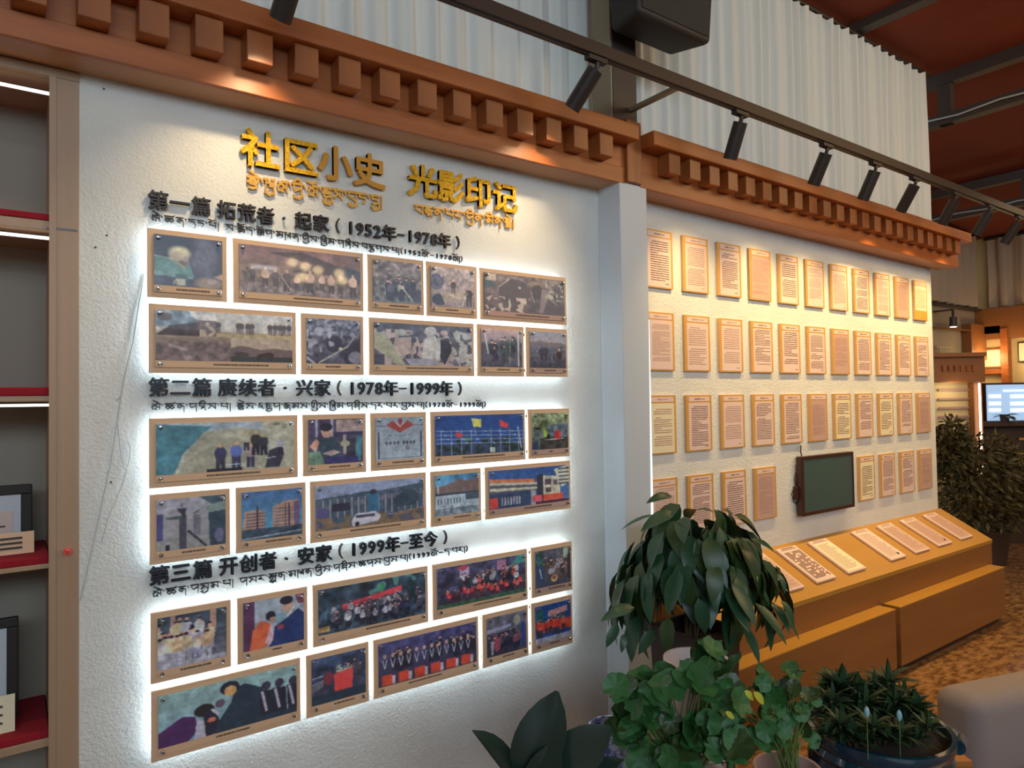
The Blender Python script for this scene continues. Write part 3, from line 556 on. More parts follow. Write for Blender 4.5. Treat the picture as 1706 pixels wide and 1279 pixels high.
colmat = bpy.data.materials.new('printed_photo'); colmat.use_nodes = True
_b = colmat.node_tree.nodes['Principled BSDF']; _a = colmat.node_tree.nodes.new('ShaderNodeVertexColor'); _a.layer_name = 'print'
colmat.node_tree.links.new(_a.outputs[0], _b.inputs['Base Color']); _b.inputs['Roughness'].default_value = .35; _b.inputs['Coat Weight'].default_value = .9; _b.inputs['Coat Roughness'].default_value = .04
def printed(name, x0, x1, z0, z1, yb, yf, fn, parent, W, H, seed, mat_=None, gain=1.0):
    p = Paint(W, H, seed); fn(p); p.N(.09, 26); p.N(.10, 9); a = p.a
    b = np.pad(a, ((1, 1), (1, 1), (0, 0)), 'edge'); a = (b[1:-1, 1:-1]*2+b[:-2, 1:-1]+b[2:, 1:-1]+b[1:-1, :-2]+b[1:-1, 2:])/6
    a = np.clip(a*1.12+.065, 0, 1); a = np.where(a <= .04045, a/12.92, ((a+.055)/1.055)**2.4)  # gain and lift put the acrylic's haze into the print colours
    off = origin(parent)
    xs = np.linspace(x0, x1, W)-off[0]; zs = np.linspace(z1, z0, H)-off[2]
    X, Z = np.meshgrid(xs, zs); V = np.stack([X, np.full_like(X, yf-off[1]), Z], -1).reshape(-1, 3)
    idx = np.arange(W*H).reshape(H, W); F = np.stack([idx[:-1, :-1], idx[1:, :-1], idx[1:, 1:], idx[:-1, 1:]], -1).reshape(-1, 4)
    vl = V.tolist(); fl = F.tolist(); n = len(vl)
    for (xx, zq) in ((x0, z0), (x1, z0), (x1, z1), (x0, z1)): vl.append((xx-off[0], yb-off[1], zq-off[2]))
    c = [idx[-1, 0], idx[-1, -1], idx[0, -1], idx[0, 0]]; c = [int(q) for q in c]
    fl += [(c[0], n, n+1, c[1]), (c[1], n+1, n+2, c[2]), (c[2], n+2, n+3, c[3]), (c[3], n+3, n, c[0]), (n, n+3, n+2, n+1)]
    me = bpy.data.meshes.new(name); me.from_pydata(vl, [], fl); me.materials.append(mat_ or colmat)
    ca = me.color_attributes.new('print', 'FLOAT_COLOR', 'POINT')
    col = np.ones((len(vl), 4)); col[:n, :3] = a.reshape(-1, 3); col[n:, :3] = .4
    ca.data.foreach_set('color', col.ravel()); me.update()
    o = bpy.data.objects.new(name, me); C.objects.link(o); o.parent = parent; return o

bolt_g = G(); bolt_g.lathe((0, 0, 0), [(.0065, 0), (.0065, .010), (.005, .012), (.0015, .0125)], 12, capt=True)
bolt_g.v = [(v[0], -v[2], v[1]) for v in bolt_g.v]
bolt_proto = None
ZT = [2.253, 2.011, 1.644, 1.403, 1.030, .786]; PHH = .2212
XE = {1: (.351, .596), 2: (.617, 1.100), 3: (1.118, 1.365), 4: (1.377, 1.625), 5: (1.641, 2.130), 6: (.355, .835), 7: (.853, 1.098), 8: (1.121, 1.606), 9: (1.622, 1.874), 10: (1.886, 2.132),
      11: (.355, .838), 12: (.857, 1.104), 13: (1.123, 1.368), 14: (1.388, 1.874), 15: (1.891, 2.136), 16: (.356, .602), 17: (.621, .866), 18: (.882, 1.364), 19: (1.384, 1.631), 20: (1.652, 2.136),
      21: (.358, .603), 22: (.624, .869), 23: (.889, 1.367), 24: (1.388, 1.873), 25: (1.896, 2.138), 26: (.359, .841), 27: (.862, 1.106), 28: (1.125, 1.607), 29: (1.628, 1.873), 30: (1.891, 2.133)}
for i in range(1, 31):
    lab, fn = PH[i]; x0, x1 = XE[i][0]*.98, XE[i][1]*.98; z1 = ZT[(i-1)//5]; z0 = z1-PHH
    t = thing('mounted_photograph', ((x0+x1)/2, -.04, z0), lab, 'photograph', 'back-lit photographs on the wall')
    obj('mount_board', G().box(x0, x1, -.050, -.040, z0, z1), 'mount', t, bevel=.0015)
    L, Rr, T, Bm, cap = .018, .016, .018, .018, .022
    W = 184 if x1-x0 > .35 else 88
    cs = random.Random(i); c0 = cs.uniform(.25, .4); c1 = cs.uniform(.6, .85)
    obj('caption_strip', G().box(x0+L, x1-Rr, -.0565, -.050, z0+Bm, z0+Bm+cap), 'mount' if i % 5 else 'papergray', t)
    printed('photo_print', x0+L, x1-Rr, z0+Bm+cap, z1-T, -.050, -.057, fn, t, W, 78, i)
    g = G(); xx = x0+L+(x1-x0)*c0; ze = z0+Bm+cap*.35
    while xx < x0+(x1-x0)*c1-.01:
        ww = cs.uniform(.002, .0045); g.box(xx, xx+ww, -.0570, -.0564, ze, ze+.006); xx += ww+cs.uniform(.001, .002)
    ptx('caption_text', g, 'caption', t)
    g = G(); a, b_ = .010, .018
    for q in ((x0+a, x1-a, z0+a, z0+b_), (x0+a, x1-a, z1-b_, z1-a), (x0+a, x0+b_, z0+b_, z1-b_), (x1-b_, x1-a, z0+b_, z1-b_)): g.box(q[0], q[1], -.034, -.028, q[2], q[3])
    obj('led_or_glow_strip', g, 'led', t)
    g = G()
    for xx in (x0+.03, x1-.03):
        for zq in (z0+.03, z1-.03): g.box(xx-.006, xx+.006, -.040, .001, zq-.006, zq+.006)
    obj('standoff', g, 'blackmetal', t)
    off = t.location
    for xx in (x0+L+.012, x1-Rr-.012):
        for zq in (z0+Bm+.011, z1-T-.011):
            if bolt_proto is None:
                me = bpy.data.meshes.new('bolt'); me.from_pydata(bolt_g.v, [], bolt_g.f); me.materials.append(M['metal']); bolt_proto = bpy.data.objects.new('bolt', me); bo = bolt_proto
            else: bo = bolt_proto.copy()
            C.objects.link(bo); bo.parent = t; bo.location = (xx-off[0], -.0565-off[1], zq-off[2])

# loose cables on the wall
t = thing('loose_cable', (.25, -.01, 1.1), 'loose white cable hanging slanted from the first photo to the bookcase', 'cable')
def pl(pts, Y=-.008): return [aY(a, b, Y) for a, b in pts]
g = G(); g.tube(pl([(247, 455), (240, 457), (237, 480), (232, 505), (228, 530), (222, 570), (214, 600), (205, 640), (196, 700), (185, 770), (172, 830), (160, 885), (148, 940), (134, 1000)]), .0026, 6); obj('main_lead', g, 'wire', t)
g = G(); g.tube(pl([(206, 640), (201, 660), (193, 668)]), .0016, 5); g.tube(pl([(196, 700), (199, 735), (203, 765), (210, 785), (216, 765), (217, 745), (213, 735)]), .0016, 5); g.tube(pl([(211, 785), (203, 810), (190, 840), (178, 870), (170, 905)]), .0018, 5); obj('thin_lead', g, 'wire', t)

# ------------------------------------------------------------------ lettering
fcache = {}
def glyph(ch, bold):
    bold = 0
    if (ch, bold) in fcache: return fcache[(ch, bold)]
    cu = bpy.data.curves.new('f', 'FONT'); cu.body = ch; cu.size = 1; cu.offset = bold; cu.extrude = .5; cu.resolution_u = 2
    o = bpy.data.objects.new('f', cu); C.objects.link(o); dg = bpy.context.evaluated_depsgraph_get(); dg.update()
    me = bpy.data.meshes.new_from_object(o.evaluated_get(dg)); n = len(me.vertices); v = np.zeros(n*3); me.vertices.foreach_get('co', v); v = v.reshape(-1, 3)
    f = [tuple(p.vertices) for p in me.polygons]; C.objects.unlink(o); bpy.data.objects.remove(o); bpy.data.meshes.remove(me); bpy.data.curves.remove(cu)
    fcache[(ch, bold)] = (v, f); return v, f
def bb(ch, bold): v, f = glyph(ch, bold); return v.min(0), v.max(0)
def letter(ch, X, Z, em, yb, yf, m, parent, bold=.02, ref='\u56fd', refh=.9, sx=1.0):
    lo, hi = bb(ref, bold); s = em*refh/(hi[1]-lo[1]); cx, cy = (lo[0]+hi[0])/2, (lo[1]+hi[1])/2
    v, f = glyph(ch, bold)
    if ref == '0': l2, h2 = v.min(0), v.max(0); cx = (l2[0]+h2[0])/2
    if ch in '\uff08\uff09\u00b7': l2, h2 = v.min(0), v.max(0); cx = (l2[0]+h2[0])/2; cy = (l2[1]+h2[1])/2 if ch == '\u00b7' else cy
    g = G(); nb = 8 if bold > 0 else 0; r_ = bold*.95*em
    for q in range(nb+1):
        dx, dz = (0, 0) if q == nb else (r_*math.cos(2*PI*(q+.5)/8), r_*math.sin(2*PI*(q+.5)/8))
        g.add([(X+(p[0]-cx)*s*sx+dx, (yf-.00003*q) if p[2] > 0 else yb, Z+(p[1]-cy)*s+dz) for p in v], f)
    return obj('letter', g, m, parent, smooth=False)
# title
t = thing('title_lettering', (1.2, -.01, 2.52), 'large gold Chinese title letters under the cornice', 'lettering')
for ch, X, Z in (('\u793e', .708, 2.585), ('\u533a', .851, 2.586), ('\u5c0f', .984, 2.588), ('\u53f2', 1.122, 2.586), ('\u5149', 1.357, 2.586), ('\u5f71', 1.49, 2.585), ('\u5370', 1.628, 2.585), ('\u8bb0', 1.769, 2.585)):
    letter(ch, X, Z, .134, -.006, -.022, 'gold' if ch not in '\u5c0f\u53f2' else 'goldside', t, bold=.030)
def heading(txt, Z, lab, zs=None):
    t = thing('heading_lettering', (.9, -.01, Z-.03), lab, 'lettering')
    for ch, X, k in txt:
        if ch == ' ': continue
        zz_ = Z if zs is None else Z+zs*(X-.35)
        if ch.isdigit(): letter(ch, X, zz_, .046, -.007, -.02, 'blackblue' if Z < 2 else 'black', t, bold=.028, ref='0', refh=1)
        elif ch == '-':
            obj('letter', G().box(X-.015, X+.015, -.02, -.007, zz_-.003, zz_+.003), 'black', t)
        elif ch in '\uff08\uff09': letter(ch, X, zz_, .058, -.007, -.02, 'black', t, bold=.0)
        else: letter(ch, X, zz_, .062, -.007, -.02, 'blackblue' if Z < 2 else 'black', t, bold=.022)
def hx(chars, yr1, tail):
    xs = [.381, .445, .512, .593, .660, .725, .789, .860, .927, .992]
    L_ = [(c, x, 0) for c, x in zip('\u7b2c'+chars[0]+'\u7bc7'+chars[1:4]+'\u00b7'+chars[4:6]+'\uff08', xs)]
    for i, c in enumerate(yr1): L_.append((c, 1.044+i*.0365, 0))
    L_ += [('\u5e74', 1.205, 0), ('-', 1.256, 0)]
    if len(tail) == 4:
        for i, c in enumerate(tail): L_.append((c, 1.298+i*.0365, 0))
        L_ += [('\u5e74', 1.457, 0), ('\uff09', 1.522, 0)]
    else: L_ += [(tail[0], 1.308, 0), (tail[1], 1.374, 0), ('\uff09', 1.442, 0)]
    return L_
heading(hx('\u4e00\u62d3\u8352\u8005\u8d77\u5bb6', '1952', '1978'), 2.354, 'black Chinese heading for 1952 to 1978 above the top photo rows')
heading(hx('\u4e8c\u8d53\u7eed\u8005\u5174\u5bb6', '1978', '1999'), 1.744, 'black Chinese heading for 1978 to 1999 above the middle photo rows', -.006)
heading(hx('\u4e09\u5f00\u521b\u8005\u5b89\u5bb6', '1999', '\u81f3\u4eca'), 1.138, 'black Chinese heading from 1999 until today above the lower photo rows', -.012)

# Tibetan letters drawn as strokes: x to the right, y up, head line at 0, foot at -10
T = {
 'l': (8.5, [[(4.5, 0), (8.5, 0)], [(8, 0), (8, -10)], [(1.5, -1), (4, -2.5), (8, -7)], [(3.2, -2.5), (1, -5.5), (1.6, -9), (3, -9)], [(5.5, -6), (4, -9), (5.2, -10)]]),
 'tsh': (10, [[(0, 0), (9, 0)], [(1, -6.5), (3, -4), (5, -6.5), (3, -9.4), (1, -6.5)], [(5, -6.5), (7, -4), (9, -6.5), (7, -9.4), (5, -6.5)], [(2, 0), (1, -3), (8, -3)], [(8, 0), (9.8, 1.8)]]),
 'ch': (9.5, [[(0, 0), (9, 0)], [(1, -6.5), (3, -4), (5, -6.5), (3, -9.4), (1, -6.5)], [(5, -6.5), (7, -4), (9, -6.5), (7, -9.4), (5, -6.5)], [(2, 0), (1, -3), (8, -3)]]),
 'n': (7.5, [[(0, 0), (7, 0)], [(3.5, 0), (4.5, -3), (2, -3.2), (.8, -5.5), (2.6, -8), (4.6, -5.5), (4.5, -3)], [(4.5, -3), (6.8, -5), (6.9, -15)]]),
 'd': (7.5, [[(0, 0), (7, 0)], [(1.8, 0), (1, -3.4), (6.3, -4)], [(6.3, -4), (6.9, -8), (6.6, -14)]]),
 'ng': (7.5, [[(0, 0), (7, 0)], [(1.8, 0), (1, -3.6), (6.2, -4.2)], [(6.2, -4.2), (6.4, -7), (5, -10)]]),
 'p': (7.8, [[(0, 0), (3, 0)], [(5.6, 0), (8, 0)], [(1.4, 0), (.8, -4.5), (7.2, -6)], [(7.2, 0), (7.2, -10)]]),
 'b': (7.8, [[(0, 0), (8, 0)], [(1.4, 0), (.8, -4.5), (7, -8.5)], [(7.2, 0), (7.2, -10)]]),
 's': (8.5, [[(0, 0), (8.3, 0)], [(7.8, 0), (7.8, -10)], [(1.5, -2), (4, -3.6), (7.6, -8.4)], [(4, -3.6), (1, -8.8)]]),
 'r': (7.5, [[(0, 0), (7, 0)], [(2.8, 0), (3.4, -3.4), (.8, -6), (4.8, -6.4), (6.6, -9.8)]]),
 'm': (8.2, [[(0, 0), (8, 0)], [(7.5, 0), (7.5, -10)], [(2, -2), (4, -3.6), (7.4, -7.6)], [(3.8, -3.6), (.8, -6.4), (2, -9), (4, -7), (3, -5)]]),
 'g': (7.8, [[(0, 0), (7.6, 0)], [(1.6, 0), (1, -4), (2.4, -7.2), (7, -4)], [(7.1, 0), (7.1, -14)]]),
 'kh': (7.8, [[(0, 0), (3, 0)], [(1, 0), (1, -14)], [(1, -3.4), (6.8, -3.4), (4, -6.4), (7, -6.6)], [(5.4, 0), (7.6, 0)], [(7.2, 0), (7.2, -9)]]),
 'a': (7, [[(1.8, 0), (5.5, 0)], [(3.2, 0), (1.6, -4), (5.4, -4.6), (3.4, -7.5), (.8, -6.6)], [(4.6, -6.5), (6.4, -10)]]),
 'j': (7.5, [[(0, 0), (7.2, 0)], [(1.8, 0), (1.4, -3.2), (6.6, -3.2)], [(1.6, -3.2), (1.4, -6.4), (6.6, -6.4)], [(1.4, -6.4), (2.2, -9.8), (7, -9.2)]]),
 'ny': (7.8, [[(0, 0), (7.4, 0)], [(6.4, 0), (5.8, -5), (7, -12)], [(2, 0), (1, -3.8), (4.4, -5), (2.8, -9), (5.8, -6)]]),
 'zh': (7.6, [[(0, 0), (7.4, 0)], [(6.8, 0), (6.8, -14)], [(1, -6), (3.2, -3.2), (6.6, -4.6)], [(1.4, -9.2), (4, -6.6), (6.6, -7.8)], [(2, 0), (3, -3)]]),
 'ts': (8.4, [[(0, 0), (7.4, 0)], [(2, 0), (1.2, -3.6), (6.2, -4), (3, -6.4), (6.4, -8.8), (3, -9.8)], [(7, 0), (8.6, 1.8)]]),
 't': (7.5, [[(0, 0), (7.2, 0)], [(1.8, 0), (1.2, -3.8), (5.8, -4.2), (6.6, -7.6), (3, -9.8), (1.4, -8)]]),
 'k': (7.8, [[(0, 0), (7.6, 0)], [(1.3, 0), (1, -5), (2.6, -8.4), (4, -6)], [(4, 0), (4, -8)], [(7.1, 0), (7.1, -13)]]),
 'dd': (7.5, [[(0, 0), (7.2, 0)], [(1.5, -2), (6.2, -3.4)], [(6.2, -3.4), (6.8, -7), (4, -9.8), (1.2, -8.4)]]),
}
SUB = {'y': [[(7, -9), (8.2, -12), (5.6, -15), (1.6, -14), (1, -11.6)]], 'rr': [[(1, -10.5), (4, -12), (6, -10.5), (8.2, -14.5)]], 'u': [[(7, -9), (7.4, -13), (3.6, -15.6), (.8, -13), (3, -12)]]}
VOW = {'i': [[(1, .8), (2.6, 4), (5, 5), (7.4, .6)]], 'e': [[(2, 5.5), (7, 1.6)]], 'o': [[(0, 4.4), (3.6, 2.4), (7.4, 4.4)]]}
def tib(txt, x0, x1, z0, z1, u, lab, mk, yb, yf, bold=1.0):
    t = thing('tibetan_lettering', ((x0+x1)/2, yb, z0-.02), lab, 'lettering')
    toks = txt.split(); items = []; cx = 0
    for k in toks:
        if k == '_': cx += 5; continue
        if k == '.': items.append((cx, [[(0, -.4), (1.2, -3.2)]])); cx += 2.8; continue
        if k == '|': items.append((cx+1, [[(0, .4), (0, -14)]])); cx += 3; continue
        if k == '(' or k == ')': s = 1 if k == '(' else -1; items.append((cx+1.5, [[(s*1, 1.5), (-s*.6, -2), (-s*.6, -7), (s*1, -10.5)]])); cx += 4; continue
        if k == '-': items.append((cx, [[(0, -5), (5, -5)]])); cx += 7; continue
        if k[0].isdigit(): items.append((cx, k)); cx += 6.6; continue
        v = k.split('+'); st = v[0].split('/'); w0, s0 = T[st[0]]; strokes = []
        full = [q for q in st if q in T]
        if len(full) == 2:
            strokes += [[(a, b*.5) for a, b in q] for q in s0]; strokes += [[(a, b*.62-5.2) for a, b in q] for q in T[full[1]][1]]
        else: strokes += s0
        for q in st[1:]:
            if q in SUB: strokes += [[(a, b-(1.5 if len(full) == 2 else 0)) for a, b in z] for z in SUB[q]]
        for vv in v[1:]: strokes += VOW.get(vv, SUB.get(vv, []))
        items.append((cx, strokes)); cx += w0+1.2
    sx = (x1-x0)/cx
    for ox, st in items:
        xb = x0+ox*sx; zb = z0+(z1-z0)*(xb-x0)/(x1-x0)
        if isinstance(st, str):
            letter(st, xb+3*sx, zb-5*u, 9.5*u, yb, yf, mk, t, bold=.02, ref='0', refh=1); continue
        g = G(); d_ = 0
        for q in st:
            for (a, b), (c, d) in zip(q[:-1], q[1:]):
                p0 = np.array((xb+a*sx, zb+b*u)); p1 = np.array((xb+c*sx, zb+d*u)); dd = p1-p0; L = np.linalg.norm(dd)
                if L < 1e-6: continue
                hor = abs(dd[0])/L; wd = u*(.42+.42*hor)*bold; n_ = np.array((-dd[1], dd[0]))/L*wd; e = dd/L*wd*.5
                d_ += 1; yy = yf-.00004*(d_ % 7)
                qs = [p0-e-n_, p1+e-n_, p1+e+n_, p0-e+n_]
                g.add([(q_[0], yy, q_[1]) for q_ in qs]+[(q_[0], yb, q_[1]) for q_ in qs], [(0, 1, 2, 3), (4, 7, 6, 5), (0, 4, 5, 1), (1, 5, 6, 2), (2, 6, 7, 3), (3, 7, 4, 0)])
        obj('letter', g, mk, t, smooth=False)
    return t
tib('s/dd+e . kh+u l . g/y+i . l+o . r/g/y+u s . b/y+u ng . t+u |', .664, 1.185, 2.487, 2.497, .0036, 'smaller gold Tibetan words under the first four title letters', 'goldflat', -.004, -.012, 1.5)
tib('b r/ny n . p r . z g/y+i n . m+i n . r/j+e |'.replace('z ', ''), 1.323, 1.828, 2.487, 2.497, .0032, 'smaller gold Tibetan words under the last four title letters', 'goldflat', -.004, -.012, 1.5)
lo = 'l+o'
tib('l+e . tsh n . d ng . p+o | _ s . r/m+o d . s/l+o g . m kh n . g/y+i s . kh/y+i m . g zh+i s . b ts+u g s . p | ( 1 9 5 2 '+lo+' . - 1 9 7 8 '+lo+' | )', .359, 1.552, 2.309, 2.298, .0020, 'thin black Tibetan line right above the top photo row', 'black', -.004, -.012, .82)
tib('l+e . tsh n . g ny+i s . p | _ r/j+e s . a j+u g . r/n m s . k/y+i s . kh/y+i m . g zh+i s . d r . b r . b/y s . p | ( 1 9 7 8 '+lo+' . - 1 9 9 9 '+lo+' | )', .358, 1.660, 1.692, 1.679, .0020, 'thin black Tibetan line above the third photo row', 'blackblue', -.004, -.012, .82)
tib('l+e . tsh n . g s+u m . p | _ g s r . s/k/rr+u n . m kh n . g/y+i s . g zh+i s . ch g s . b/y s . p | ( 1 9 9 9 '+lo+' . - d . b r | )', .360, 1.558, 1.091, 1.073, .0020, 'thin black Tibetan line above the fifth photo row', 'blackblue', -.004, -.012, .82)

# ------------------------------------------------------------------ letter boards on the second wall
ordn = ['first', 'second', 'third', 'fourth', 'fifth', 'sixth', 'seventh', 'eighth', 'ninth', 'tenth', 'last']
rown = ['top', 'second', 'third', 'bottom']
ZB = [2.574, 2.138, 1.700, 1.262]; BW, BH = .216, .307
paps = ['paper', 'paper', 'paper', 'papercream', 'papergray']
rb = random.Random(21)
for r in range(4):
    for k in range(11):
        if r == 3 and 4 <= k <= 6: continue
        x1 = 2.872+.2978*k; x0 = x1-BW; z1 = ZB[r]-.0004*k; z0 = z1-BH
        dense = (r, k) in ((0, 3), (1, 0), (0, 5), (2, 5), (3, 3), (3, 10), (2, 10), (0, 9), (1, 6), (0, 8))
        cream = (r, k) in ((2, 0), (2, 6), (3, 7), (2, 8), (0, 10))
        if r == 3 and k > 6: lab = 'letter board in the bottom row, %s right of the wall monitor' % ['first', 'second', 'third', 'last'][k-7]; lab = lab.replace('right of', 'past')
        else: lab = '%s letter board from the pilaster in the %s row' % (ordn[k], rown[r])
        ext = ' of dense grey text' if dense else (' on cream paper' if cream else '')
        if (r, k) == (0, 10): ext = ' with a plain orange foot'
        t = thing('letter_board', ((x0+x1)/2, 0, z0), lab+ext, 'notice board', 'gold-edged letter boards on the wall')
        g = G(); g.box(x0, x1, -.015, .0, z0, z1); g.cur = 0; g.mi = [1, 1, 0, 1, 1, 1]
        obj('board', g, ['boardgold', 'boardside'], t)
        pz1 = z1-.042; a = .021
        if (r, k) == (0, 10): pz0 = z0+.075; obj('orange_panel', G().box(x0+.006, x1-.004, -.0160, -.015, z0+.004, pz0-.004), 'gold' if 0 else 'boardgold', t)
        else: pz0 = z0+.006
        pm = 'papergray' if dense and rb.random() < .6 else ('papercream' if cream else 'paper')
        pobj = obj('paper', G().box(x0+a, x1-a*.75, -.0158, -.015, pz0, pz1), pm, t)
        obj('header_box', G().box(x0+.024, x1-.018, -.0160, -.015, z1-.035, z1-.009), 'paper', t)
        g = G(); cxm = (x0+x1)/2
        hw = rb.uniform(.03, .05); big = rb.randint(4, 6)
        for i in range(big): xx = cxm-hw+i*.0085; g.box(xx, xx+.006, -.0164, -.0158, z1-.026, z1-.018)
        xx = cxm-hw+big*.0085+.003
        while xx < cxm+hw+.012: g.box(xx, xx+.004, -.0164, -.0158, z1-.024, z1-.020); xx += .0052
        zt = z1-.042-rb.uniform(.008, .03); zb = z0+(.03 if (r, k) != (0, 10) else .085)+rb.uniform(0, .03); sp = .0062 if dense else rb.uniform(.0095, .0125)
        xl, xr = x0+a+.012+rb.uniform(0, .01), x1-a*.75-.012-rb.uniform(0, .01); z = zt; nl = 0
        while z > zb:
            if rb.random() < .08 and nl > 2: z -= sp; nl = 0; continue
            xs = xl+(.016 if nl == 0 else 0); xe = xr if rb.random() < .82 else xl+(xr-xl)*rb.uniform(.4, .95)
            xx = xs
            while xx < xe:
                ww = rb.uniform(.012, .05); xq = min(xx+ww, xe); hgt = sp*rb.uniform(.34, .46); g.box(xx, xq, -.0162, -.0156, z-hgt, z); xx = xq+.0022
            z -= sp; nl += 1
        if rb.random() < .5: g.box(xr-.03, xr, -.0162, -.0156, z0+.022, z0+.026)
        ptx('printed_text', g, 'inklight' if dense or rb.random() < .25 else 'ink', pobj)

# monitor
t = thing('wall_monitor', (4.29, -.03, .93), 'black flat monitor hung in the bottom row of letter boards', 'monitor')
mx0, mx1, mz0, mz1 = 3.985, 4.602, .935, 1.306
obj('housing', G().box(mx0, mx1, -.048, -.012, mz0, mz1), 'bezel', t, bevel=.004)
g = G(); f = .022
for q in ((mx0, mx1, mz0, mz0+f), (mx0, mx1, mz1-f, mz1), (mx0, mx0+f, mz0+f, mz1-f), (mx1-f, mx1, mz0+f, mz1-f)): g.box(q[0], q[1], -.054, -.047, q[2], q[3])
obj('bezel', g, 'bezel', t, bevel=.002)
obj('screen', G().box(mx0+f, mx1-f, -.051, -.046, mz0+f, mz1-f), 'screen', t)
obj('wall_bracket', G().box(mx0+.2, mx1-.2, -.013, .001, mz0+.08, mz1-.08), 'blackmetal', t)
g = G(); g.tube(pl([(1334, 742), (1334, 752), (1336, 762)], -.02), .004, 6); g.tube(pl([(1331, 783), (1326, 788), (1324, 800), (1327, 812), (1322, 815), (1319, 823), (1322, 834), (1329, 840)], -.012), .0035, 6); obj('cable', g, 'wiredark', t)
g = G(); g.box(3.962, 3.986, -.030, -.0, 1.04, 1.12); obj('power_adapter', g, 'bezel', t, bevel=.004)

# ------------------------------------------------------------------ display bench
t = thing('display_bench', (4.4, -.22, 0), 'long orange wood display bench with a sloping top under the letter boards', 'bench')
bx0, bx1 = 2.66, 6.0; yf, zf, zbk = -.358, .58, .775
g = G(); th = .024
g.add([(bx0, 0, zbk), (bx1, 0, zbk), (bx1, yf, zf), (bx0, yf, zf), (bx0, 0, zbk-th), (bx1, 0, zbk-th), (bx1, yf, zf-th), (bx0, yf, zf-th)], [(0, 3, 2, 1), (4, 5, 6, 7), (0, 1, 5, 4), (1, 2, 6, 5), (2, 3, 7, 6), (3, 0, 4, 7)])
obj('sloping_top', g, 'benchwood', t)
g = G(); y2 = yf+.004
g.add([(bx0+.004, 0, .385), (bx1-.004, 0, .385), (bx1-.004, y2, .385), (bx0+.004, y2, .385), (bx0+.004, 0, zbk-th-.001), (bx1-.004, 0, zbk-th-.001), (bx1-.004, y2, zf-th-.001), (bx0+.004, y2, zf-th-.001)], [(0, 3, 2, 1), (4, 5, 6, 7), (0, 1, 5, 4), (1, 2, 6, 5), (2, 3, 7, 6), (3, 0, 4, 7)])
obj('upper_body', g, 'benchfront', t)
for a, b in ((2.757, 4.278), (4.335, 5.93)):
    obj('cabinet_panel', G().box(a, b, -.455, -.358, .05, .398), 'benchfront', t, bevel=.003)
    obj('ledge', G().box(a, b, -.457, -.356, .398, .404), 'benchwood', t)
obj('plinth', G().box(2.79, 5.9, -.42, -.002, 0, .385), 'bezel', t)
# slabs lying on the slope
nrm = np.array([0, -(zbk-zf), -yf]); nrm = nrm/np.linalg.norm(nrm); sd = np.array([0, yf, zf-zbk]); sl_ = np.linalg.norm(sd); sd = sd/sl_
dl = ['first printed slab on the sloping bench, half hidden by the tall plant', 'slab with a dense dark table on the sloping bench', 'third slab on the sloping bench, with cream handwriting', 'fourth slab on the sloping bench, with a round seal mark', 'fifth slab on the sloping bench, its page in two halves', 'sixth slab on the sloping bench, next to the last one', 'last slab on the sloping bench, at its far end']
for i, (xa, xb) in enumerate(((3.36, 3.57), (3.70, 3.90), (4.04, 4.245), (4.56, 4.76), (4.90, 5.10), (5.24, 5.45), (5.60, 5.80))):
    base = np.array([0, 0, zbk]); c = np.array([(xa+xb)/2, 0, 0])+base+sd*.19+nrm*.0095
    t = thing('document_slab', tuple(c-nrm*.009), dl[i], 'document', 'printed slabs on the bench')
    hx_, hy_ = np.array([(xb-xa)/2, 0, 0]), sd*.15; sk = np.array([.03, 0, 0])*0
    obj('slab', G().obox(c, hx_, hy_, nrm*.008), 'pinkpot' if 0 else 'paper', t, bevel=.004)
    mk = ['papergray', 'paper', 'papercream', 'paper', 'papergray', 'papergray', 'papergray'][i]
    obj('page', G().obox(c+nrm*.0085+sd*.012, hx_*.86, hy_*.84, nrm*.0008), mk, t)
    g = G(); rr = random.Random(i+40)
    g.obox(c+nrm*.0092-sd*.138, hx_*.6, sd*.003, nrm*.0005); g.obox(c+nrm*.0092-sd*.126, hx_*.75, sd*.002, nrm*.0005)
    v = -.10
    while v < .12:
        if i == 1:
            for q in range(9): 
                if rr.random() < .8: g.obox(c+nrm*.0095+sd*v+hx_*(-.72+.18*q), hx_*.07, sd*.0045, nrm*.0005)
            v += .011
        else:
            L_ = rr.uniform(.5, .74); g.obox(c+nrm*.0095+sd*v-hx_*(.74-L_), hx_*L_, sd*.0016, nrm*.0005); v += .0095
    ptx('printed_text', g, 'ink' if i in (1,) else 'inklight', t)
    if i == 3:
        g = G(); q = c+nrm*.011+sd*.115+hx_*.45; g.obox(q, hx_*.09, sd*.008, nrm*.0012); obj('seal_mark', g, 'bezel', t)
    if i == 5:
        g = G(); q = c+nrm*.011+sd*.115+hx_*.45; g.obox(q, hx_*.09, sd*.006, nrm*.0012); obj('seal_mark', g, 'bezel', t)

